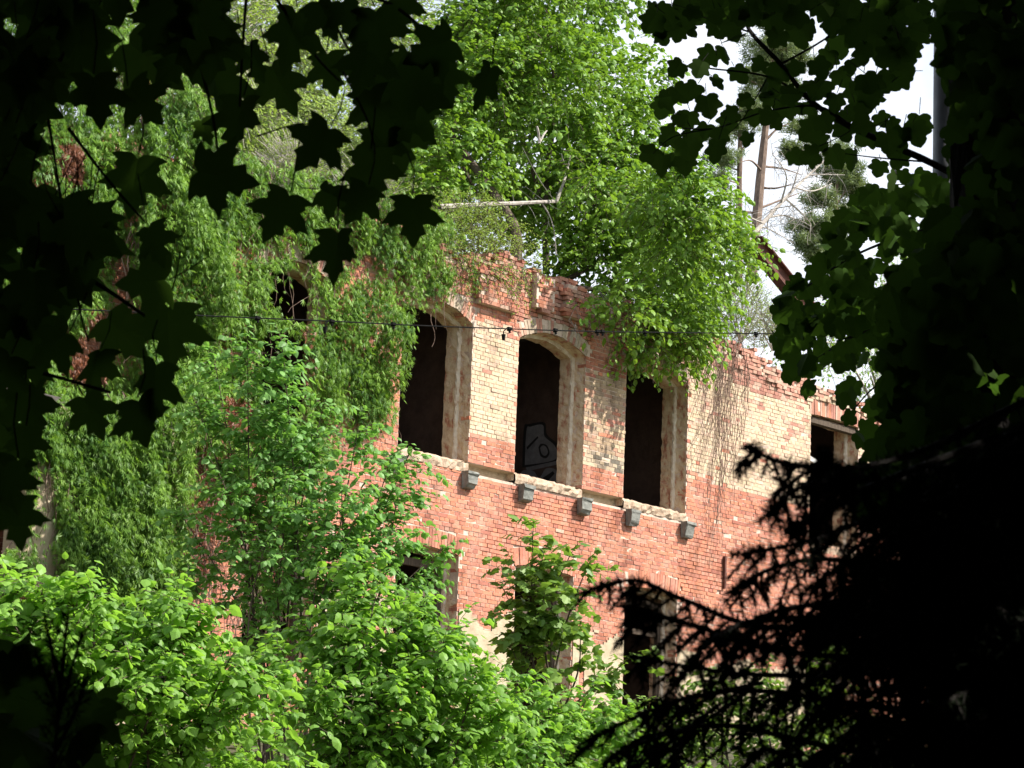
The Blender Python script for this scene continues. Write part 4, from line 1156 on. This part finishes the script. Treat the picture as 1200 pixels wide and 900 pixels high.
RIGHT_LIST = [(60, 20), (20, 100), (170, 40), (125, 100), (180, 140), (25, 60), (310, 80), (290, 20), (450, 100), (520, 90), (600, 30), (640, 100), (700, 60), (760, 130), (720, 30), (800, 60), (510, 210), (590, 230), (640, 190), (560, 270), (620, 310),
              (700, 290), (760, 280), (800, 190), (90, 200), (60, 240), (150, 190), (200, 260), (270, 230), (330, 260), (300, 300), (400, 240), (440, 300), (480, 310), (120, 290), (30, 320), (20, 420), (90, 370), (80, 460), (120, 530),
              (230, 490), (160, 430), (170, 400), (220, 350), (300, 340), (380, 330), (390, 380), (300, 410), (330, 430), (360, 380), (450, 380), (450, 460), (500, 430), (540, 360), (570, 460), (630, 440), (600, 560), (540, 550), (400, 550),
              (450, 550), (480, 500), (680, 340), (700, 420), (740, 440), (770, 480), (820, 470), (720, 500), (760, 560), (690, 590), (740, 640), (830, 440), (650, 290), (610, 330), (240, 60), (370, 30), (330, 130), (200, 60), (400, 40), (560, 40),
              (660, 40), (750, 80), (250, 410), (130, 480), (350, 350), (20, 520), (10, 570), (40, 490), (560, 420), (620, 400), (650, 480), (480, 240), (-110, 75), (-70, 130), (-70, 40), (-20, 60), (-15, 120), (-20, 240), (-50, 340), (-70, 380),
              (-50, 480), (-110, 540), (-70, 580), (-15, 565), (-10, 330), (-15, 420), (600, 140), (680, 150), (720, 200), (780, 230), (820, 120), (550, 160)]
def right_maple():
    base = pd(1300, 500, 11); base[2] = ground_z(base[0], base[1])
    T = empty('maple_tree', base, 'black-leaved maple bough spread against the bright sky at the upper right', 'tree')
    pts = [(800 + a / 3, b / 3) for a, b in RIGHT_LIST]
    extra = []
    for (x, y) in list(pts):
        if y < 40 or (x > 1000 and rng.random() < .35): extra.append((x + rng.normal(0, 14), y + rng.normal(0, 10)))
    for _ in range(55): extra.append((rng.uniform(800, 1090), rng.uniform(-30, 26)))
    for _ in range(22): extra.append((rng.uniform(1000, 1085), rng.uniform(0, 62)))
    pts = pts + extra
    ds = rng.uniform(10.2, 11.8, len(pts)); it = iter(ds); sizes = rng.uniform(19, 31, len(pts)) * ds / F
    P, D, N = screen_leaves(pts, lambda: next(it), sizes, .4, .6)
    br = []
    for path, r in (([(1320, 290), (1180, 236), (1090, 190), (1000, 150), (950, 118), (915, 75), (880, 38), (868, 10)], .016), ([(1000, 150), (960, 125), (900, 130), (840, 150), (800, 150)], .005), ([(950, 118), (900, 90), (830, 80), (790, 75)], .005),
                    ([(880, 38), (840, 25), (790, 10)], .004), ([(1090, 190), (1030, 185), (990, 180)], .004), ([(1000, 150), (1030, 110), (1060, 80), (1080, 40)], .005), ([(915, 75), (960, 50), (1000, 20), (1010, -20)], .005), ([(840, 150), (790, 160), (765, 180)], .003),
                    ([(900, 90), (870, 140), (850, 160)], .003), ([(1000, 150), (985, 160), (940, 180)], .003)):
        br.append(tube(smooth_path([pd(a, b, 11) for a, b in path], 24), r, r * .45, 6))
    stalks = []
    for p, d_, s in zip(P, D, sizes):
        b = p - nrm(d_) * s * .6 + rng.normal(0, .02, 3); stalks.append(tube([p, (p + b) / 2, b], .0018, .0018, 3))
    for q in br: quads_mesh('branch', *q, [M['darkbark']], T)
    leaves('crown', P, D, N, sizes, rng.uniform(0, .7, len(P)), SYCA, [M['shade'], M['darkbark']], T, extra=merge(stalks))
    quads_mesh('trunk', *merge([limb([base - np.array([0, 0, .2]), base + np.array([0, 0, 3]), base + np.array([.2, 0, 7]), base + np.array([0, 0, 12])], .24, .12, 10)]), [M['darkbark']], T)
right_maple()

def mid_maple():
    base = pd(1160, 900, 14.5); base[2] = ground_z(base[0], base[1])
    T = empty('maple_tree', base, 'half-shaded dark green maple leaves hanging over the right end of the wall', 'tree')
    poly = [(1000, 232), (1060, 205), (1110, 215), (1110, 500), (1040, 470), (1010, 500), (960, 445), (925, 440), (905, 395), (915, 340), (945, 325), (960, 290)]
    pts = fill_poly(poly, [], 520)
    pts = [q for q in pts if vnoise(np.array([q[0] / 30., q[1] / 22., .5]), 1.0) > .36]
    pts += [(946, 455), (930, 410), (952, 433), (985, 430), (1010, 420), (1000, 455), (995, 490), (1018, 505), (1025, 480), (1040, 460), (1050, 490), (1045, 430), (965, 400), (925, 380), (912, 400), (1005, 400), (1010, 515), (930, 360)]
    ds = rng.uniform(13.5, 16, len(pts)); it = iter(ds); sizes = rng.uniform(17, 28, len(pts)) * ds / F
    P, D, N = screen_leaves(pts, lambda: next(it), sizes, .75, .8)
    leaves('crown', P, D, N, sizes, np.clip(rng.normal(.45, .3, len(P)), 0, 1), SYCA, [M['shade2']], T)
    br = []
    for path, r in (([(1180, 330), (1100, 360), (1040, 380), (980, 400)], .012), ([(1180, 250), (1080, 270), (1000, 300), (940, 340)], .010), ([(1150, 430), (1080, 430), (1030, 450), (1000, 480)], .008), ([(1040, 380), (1000, 395), (940, 430)], .005)):
        br.append(tube(smooth_path([pd(a, b, 14.5) for a, b in path], 20), r, r * .4, 6))
    for q in br: quads_mesh('branch', *q, [M['darkbark']], T)
    quads_mesh('trunk', *merge([limb([base - np.array([0, 0, .2]), pd(1175, 700, 14.5), pd(1180, 330, 14.5), pd(1170, 0, 14.5), pd(1175, -200, 14.5)], .16, .09, 10)]), [M['darkbark']], T)
mid_maple()

def edge_tree():
    base = pd(1175, 1000, 8.5); base[2] = ground_z(base[0], base[1])
    T = empty('ivy_clad_tree', base, 'black ivy-clad trunk and leaves filling the right edge', 'tree')
    quads_mesh('trunk', *merge([limb([base - np.array([0, 0, .2]), pd(1172, 700, 8.5), pd(1165, 350, 8.5), pd(1160, 50, 8.5), pd(1160, -200, 8.5)], .15, .12, 12)]), [M['darkbark']], T)
    pts = []
    for _ in range(1000):
        y = rng.uniform(-40, 900); x = rng.uniform(1098 + 10 * math.sin(y / 40), 1240)
        if 80 < y < 245 and x < 1118: continue
        if 440 < y < 535 and x < 1104: continue
        pts.append((x, y))
    blk = [(1045, 330), (1110, 300), (1110, 640), (1040, 620), (1030, 560), (1042, 500)]
    pts += [q for q in fill_poly(blk, [], 210) if not (440 < q[1] < 520 and 1076 < q[0] < 1100)]
    pts += fill_poly([(1005, 540), (1045, 500), (1060, 620), (1000, 610)], [], 30)
    ds = rng.uniform(7.6, 9.2, len(pts)); it = iter(ds); sizes = rng.uniform(26, 46, len(pts)) * ds / F
    P, D, N = screen_leaves(pts, lambda: next(it), sizes, .6, .9)
    leaves('crown', P, D, N, sizes, rng.uniform(0, .6, len(P)), SYCA, [M['shade']], T)
edge_tree()

def lamp_post():
    d = 17.0
    b = pd(1106, 1000, d); b[2] = ground_z(b[0], b[1])
    topp = pd(1101, -60, d)
    T = empty('lamp_post', b, 'grey metal post standing behind the dark leaves at the right edge', 'lamp post')
    u = nrm(topp - b); u = np.array([0, 0, 1.0])
    H = topp[2] - b[2]
    bb = pd(1103, 450, d); bb[2] = b[2]
    quads_mesh('shaft', *tube([bb + u * h for h in (-.2, .5, 2, 4, H)], .066, .060, 20), [M['pole']], T, smooth=True)
    zc = pd(1100, 452, d)[2]
    quads_mesh('collar', *tube([np.array([bb[0], bb[1], zc + h]) for h in (-.03, -.02, .02, .03)], .085, .085, 20), [M['pole']], T, smooth=True)
    zc = pd(1100, 840, d)[2]
    quads_mesh('access_door', *tube([np.array([bb[0], bb[1], zc + h]) for h in (-.06, 0, .06)], .075, .075, 16), [M['pole']], T)
lamp_post()

# ------------------------------------------------------------------ foreground spruce
def spruce_branch(path_px, dist, tl, acc, dens=1.0, sag=.55):
    pts = smooth_path([pd(a, b, d) for (a, b), d in zip(path_px, dist)], 60)
    L = np.sum(np.linalg.norm(np.diff(pts, axis=0), axis=1))
    acc['st'].append(tube(pts, .0035 if L < .6 else .006, .0018, 5))
    tw = []
    n = int(L / .022 * dens)
    side0 = nrm(np.cross(pts[-1] - pts[0], fwd))
    for k in range(n):
        u = (k + rng.random()) / n
        i = min(int(u * 59), 58); p = pts[i]; t = nrm(pts[i + 1] - pts[i])
        s = nrm(np.cross(t, np.array([.2, -.1, 1.0]))) * rng.choice([-1, 1]) + rng.normal(0, .35, 3); s[2] = min(s[2], .05) if sag > .2 else s[2]
        ln = tl * (1.05 - .65 * u) * rng.uniform(.5, 1.1)
        d = nrm(t * .75 + s * .7 + np.array([0, 0, -sag]))
        e = p + d * ln + np.array([0, 0, -.5 * sag * ln])
        tw.append((p, (p + e) / 2 + np.array([0, 0, .05 * ln]), e))
    for q in range(4, 56, 5): tw.append((pts[q], pts[q + 2], pts[q + 5]))
    tw.append((pts[-8], pts[-4], pts[-1] + nrm(pts[-1] - pts[-4]) * .03))
    for a, m_, e in tw:
        acc['tw'].append((a, m_, e))
        ln = np.linalg.norm(e - a); q = max(10, int(ln * 900))
        u = rng.random(q)[:, None]
        p = (1 - u) ** 2 * a + 2 * u * (1 - u) * m_ + u ** 2 * e
        t = nrm(e - a)
        d = t * .8 + rng.normal(0, .62, (q, 3))
        acc['P'].append(p); acc['D'].append(d)

def spruce():
    base = pd(1420, 1000, 4.2); base[2] = ground_z(base[0], base[1])
    T = empty('spruce_tree', base, 'black out-of-focus spruce with drooping twigs in the lower right foreground', 'spruce')
    acc = dict(st=[], tw=[], P=[], D=[])
    tips = [  # outline boughs, root first
        ([(1200, 700), (1050, 720), (900, 735), (800, 702), (745, 680), (690, 692)], .10), ([(1200, 760), (1020, 770), (900, 760), (820, 735), (770, 720), (735, 712)], .12),
        ([(1200, 560), (1080, 590), (1000, 615), (940, 636), (872, 648)], .10), ([(1200, 640), (1050, 660), (960, 655), (900, 668), (862, 690)], .11),
        ([(1200, 470), (1100, 520), (1020, 545), (950, 548), (900, 536), (882, 525)], .08), ([(1200, 520), (1060, 560), (980, 562), (930, 575), (905, 600)], .09), ([(1150, 520), (1020, 570), (960, 600), (925, 620)], .09),
        ([(1200, 830), (1050, 830), (900, 810), (820, 815), (750, 838), (690, 868)], .12), ([(1200, 900), (1000, 880), (850, 850), (760, 868), (715, 890)], .12),
        ([(1200, 780), (1000, 790), (880, 790), (800, 780), (745, 770)], .12), ([(1150, 720), (1000, 725), (900, 725), (840, 745), (800, 790)], .12), ([(1100, 690), (980, 705), (900, 720), (860, 760)], .12),
        ([(1200, 610), (1100, 625), (1010, 650), (950, 690)], .11), ([(1000, 560), (985, 555), (965, 530)], .07)]
    for pth, tl in tips:
        d0 = rng.uniform(3.2, 4.2)
        spruce_branch(pth, np.linspace(d0 + .5, d0, len(pth)), tl, acc, .8 if pth[0][1] < 770 else .5)
    lim = [(690, 880), (770, 745), (850, 775), (905, 745), (960, 695), (990, 645), (1015, 600), (1200, 480), (1200, 920), (690, 920)]
    k = 0
    while k < 460:
        x, y = rng.uniform(720, 1215), rng.uniform(500, 920)
        if not inpoly(np.array([x]), np.array([y]), lim)[0]: continue
        if rng.random() > np.clip((x - 690) / 300, .12, 1): continue
        if y > 760 and x < 1070 and rng.random() < .62: continue
        if 800 < x < 1080 and y > 620 and rng.random() < .6: continue
        if 820 < x < 1075 and y > 740 and rng.random() < .3: continue
        if x < 960 and rng.random() < .3: continue
        k += 1
        L = rng.uniform(55, 130); a = np.clip(rng.normal(.1, .35), -.6, .55)
        ux, uy = math.cos(a), -math.sin(a)
        pth = [(x + L * ux, y + L * uy), (x + L * .6 * ux, y + L * .55 * uy), (x + L * .25 * ux, y + .1 * L * uy), (x, y + .12 * L)]
        d0 = rng.uniform(3.4, 6.2)
        spruce_branch(pth, np.linspace(d0 + .15, d0, 4), .12, acc, .75)
    P = np.concatenate(acc['P']); D = np.concatenate(acc['D'])
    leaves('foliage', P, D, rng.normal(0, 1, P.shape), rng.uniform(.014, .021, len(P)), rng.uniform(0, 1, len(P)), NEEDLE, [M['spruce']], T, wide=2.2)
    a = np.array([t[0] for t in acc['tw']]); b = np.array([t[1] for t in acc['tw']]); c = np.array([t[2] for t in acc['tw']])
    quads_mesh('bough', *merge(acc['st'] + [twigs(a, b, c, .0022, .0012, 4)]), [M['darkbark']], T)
    quads_mesh('trunk', *merge([limb([base - np.array([0, 0, .2]), base + np.array([0, 0, 2]), base + np.array([0, 0, 5]), base + np.array([0, 0, 9])], .14, .06, 10)]), [M['darkbark']], T)
    # young spruce top in the lower left
    base = pd(60, 1000, 4.6); base[2] = ground_z(base[0], base[1])
    T = empty('spruce_sapling', base, 'small dark conifer tip poking up in front of the bright linden leaves', 'spruce')
    acc = dict(st=[], tw=[], P=[], D=[])
    for pth, tl in (([(60, 940), (66, 860), (72, 790), (80, 722)], .045), ([(66, 850), (80, 800), (95, 745)], .04), ([(68, 830), (52, 790), (44, 770)], .035), ([(66, 880), (90, 830), (100, 800)], .04), ([(70, 800), (60, 760), (55, 735)], .035)):
        spruce_branch(pth, [4.6] * len(pth), tl * 1.5, acc, 1.6, -.1)
    P = np.concatenate(acc['P']); D = np.concatenate(acc['D'])
    leaves('foliage', P, D, rng.normal(0, 1, P.shape), rng.uniform(.012, .018, len(P)), rng.uniform(0, 1, len(P)), NEEDLE, [M['spruce']], T, wide=1.5)
    quads_mesh('stem', *merge(acc['st'] + [tube([base, pd(60, 940, 4.6)], .008, .006, 6)]), [M['darkbark']], T)
spruce()

# ------------------------------------------------------------------ unseen shade canopy added around the viewpoint, then the treeline
def woodland():
    n = 80000
    s = rng.uniform(-9, 17.5, n); ang = rng.uniform(0, 2 * math.pi, n)
    r = np.maximum(2.6, .30 * np.maximum(s, 0) + 1.6) + rng.uniform(0, 3.4, n)
    k = rng.random(n) < .18
    s[k] = rng.uniform(-9, -4, k.sum()); r[k] = rng.uniform(0, 7, k.sum())
    P = CAM + np.outer(s, fwd) + (np.cos(ang) * r)[:, None] * RT + (np.sin(ang) * r)[:, None] * UP
    g = ground_z(P[:, 0], P[:, 1])
    P = P[P[:, 2] > g + .2]
    n = len(P)
    o = leaves('woodland', P, rng.normal(0, 1, (n, 3)), rng.normal(0, 1, (n, 3)) + np.array([0, 0, .8]), rng.uniform(.22, .42, n), rng.random(n), SYCA, [M['shade_canopy']], None)
    tag(o, 'unseen leaf canopy added around the camera to shade the foreground leaves', 'woodland', kind='stuff')
woodland()

def treeline():
    C = []
    for _ in range(34):
        C.append((np.array([rng.uniform(20, 44), rng.uniform(-4, 16), rng.uniform(-3, 5)]), rng.uniform(1.6, 2.8)))
    for _ in range(30):
        C.append((np.array([rng.uniform(-42, -19), rng.uniform(2, 14), rng.uniform(-3, 7)]), rng.uniform(1.6, 2.8)))
    O, d = blob_points(C, 3600)
    P, D, N, sz, tw = sprays(O, d + rng.normal(0, .35, d.shape), .9, 10, .2, .35)
    o = leaves('treeline', P, D, N, sz, rng.random(len(P)), LIME, [M['hazel'], M['bark']], None, extra=twigs(*tw, .012, .004))
    tag(o, 'leafy wood closing off both ends of the ruin', 'woodland', kind='stuff')
treeline()

# ------------------------------------------------------------------ light, sky, camera
SUN_AZ, SUN_EL = R_(32), R_(47)      # to the right of the facade normal, above horizon
sd = np.array([math.sin(SUN_AZ) * math.cos(SUN_EL), -math.cos(SUN_AZ) * math.cos(SUN_EL), math.sin(SUN_EL)])
L = bpy.data.lights.new('sun', 'SUN'); L.energy = 4.6; L.angle = R_(.5); L.color = (1, .955, .88)
lo = bpy.data.objects.new('sun', L); COL.objects.link(lo)
lo.rotation_euler = Vector(sd.tolist()).to_track_quat('Z', 'Y').to_euler()
w = bpy.data.worlds.new('World'); scene.world = w; w.use_nodes = True
nt = w.node_tree
for n in list(nt.nodes): nt.nodes.remove(n)
out = nt.nodes.new('ShaderNodeOutputWorld'); bg = nt.nodes.new('ShaderNodeBackground')
sky = nt.nodes.new('ShaderNodeTexSky'); sky.sky_type = 'NISHITA'; sky.sun_disc = False
sky.sun_elevation = SUN_EL; sky.sun_rotation = math.atan2(sd[0], sd[1]); sky.dust_density = 2.0
tc = nt.nodes.new('ShaderNodeTexCoord')
ns = node(nt, 'ShaderNodeTexNoise', Scale=4.5, Detail=7, Roughness=.6)
nt.links.new(tc.outputs['Generated'], ns.inputs['Vector'])
rp = ramp(nt, [(.40, (.25, .25, .25)), (.62, (1, 1, 1))]); nt.links.new(ns.outputs['Fac'], rp.inputs[0])
mx = node(nt, 'ShaderNodeMix', data_type='RGBA'); nt.links.new(rp.outputs[0], mx.inputs[0])
nt.links.new(sky.outputs[0], mx.inputs[6]); mx.inputs[7].default_value = (5.2, 5.35, 5.6, 1)
nt.links.new(mx.outputs[2], bg.inputs[0]); bg.inputs[1].default_value = .12
nt.links.new(bg.outputs[0], out.inputs[0])

cd = bpy.data.cameras.new('camera'); cam = bpy.data.objects.new('camera', cd); COL.objects.link(cam)
mw = Matrix.Identity(4)
for i in range(3):
    mw[i][0] = RT[i]; mw[i][1] = UP[i]; mw[i][2] = -fwd[i]; mw[i][3] = CAM[i]
cam.matrix_world = mw
cd.sensor_fit = 'HORIZONTAL'; cd.sensor_width = 36.0; cd.lens = 36.0 * F / W1200
cd.clip_start = .1; cd.clip_end = 3000
cd.dof.use_dof = True; cd.dof.focus_distance = 51.0; cd.dof.aperture_fstop = (cd.lens / 1000) / .0045
scene.camera = cam
scene.render.engine = 'CYCLES'
scene.cycles.use_denoising = True
scene.cycles.max_bounces = 6; scene.cycles.diffuse_bounces = 3; scene.cycles.glossy_bounces = 2; scene.cycles.transmission_bounces = 4
scene.view_settings.view_transform = 'Standard'; scene.view_settings.look = 'None'
scene.view_settings.exposure = 1.1; scene.view_settings.gamma = 1.0
scene.view_settings.use_curve_mapping = False
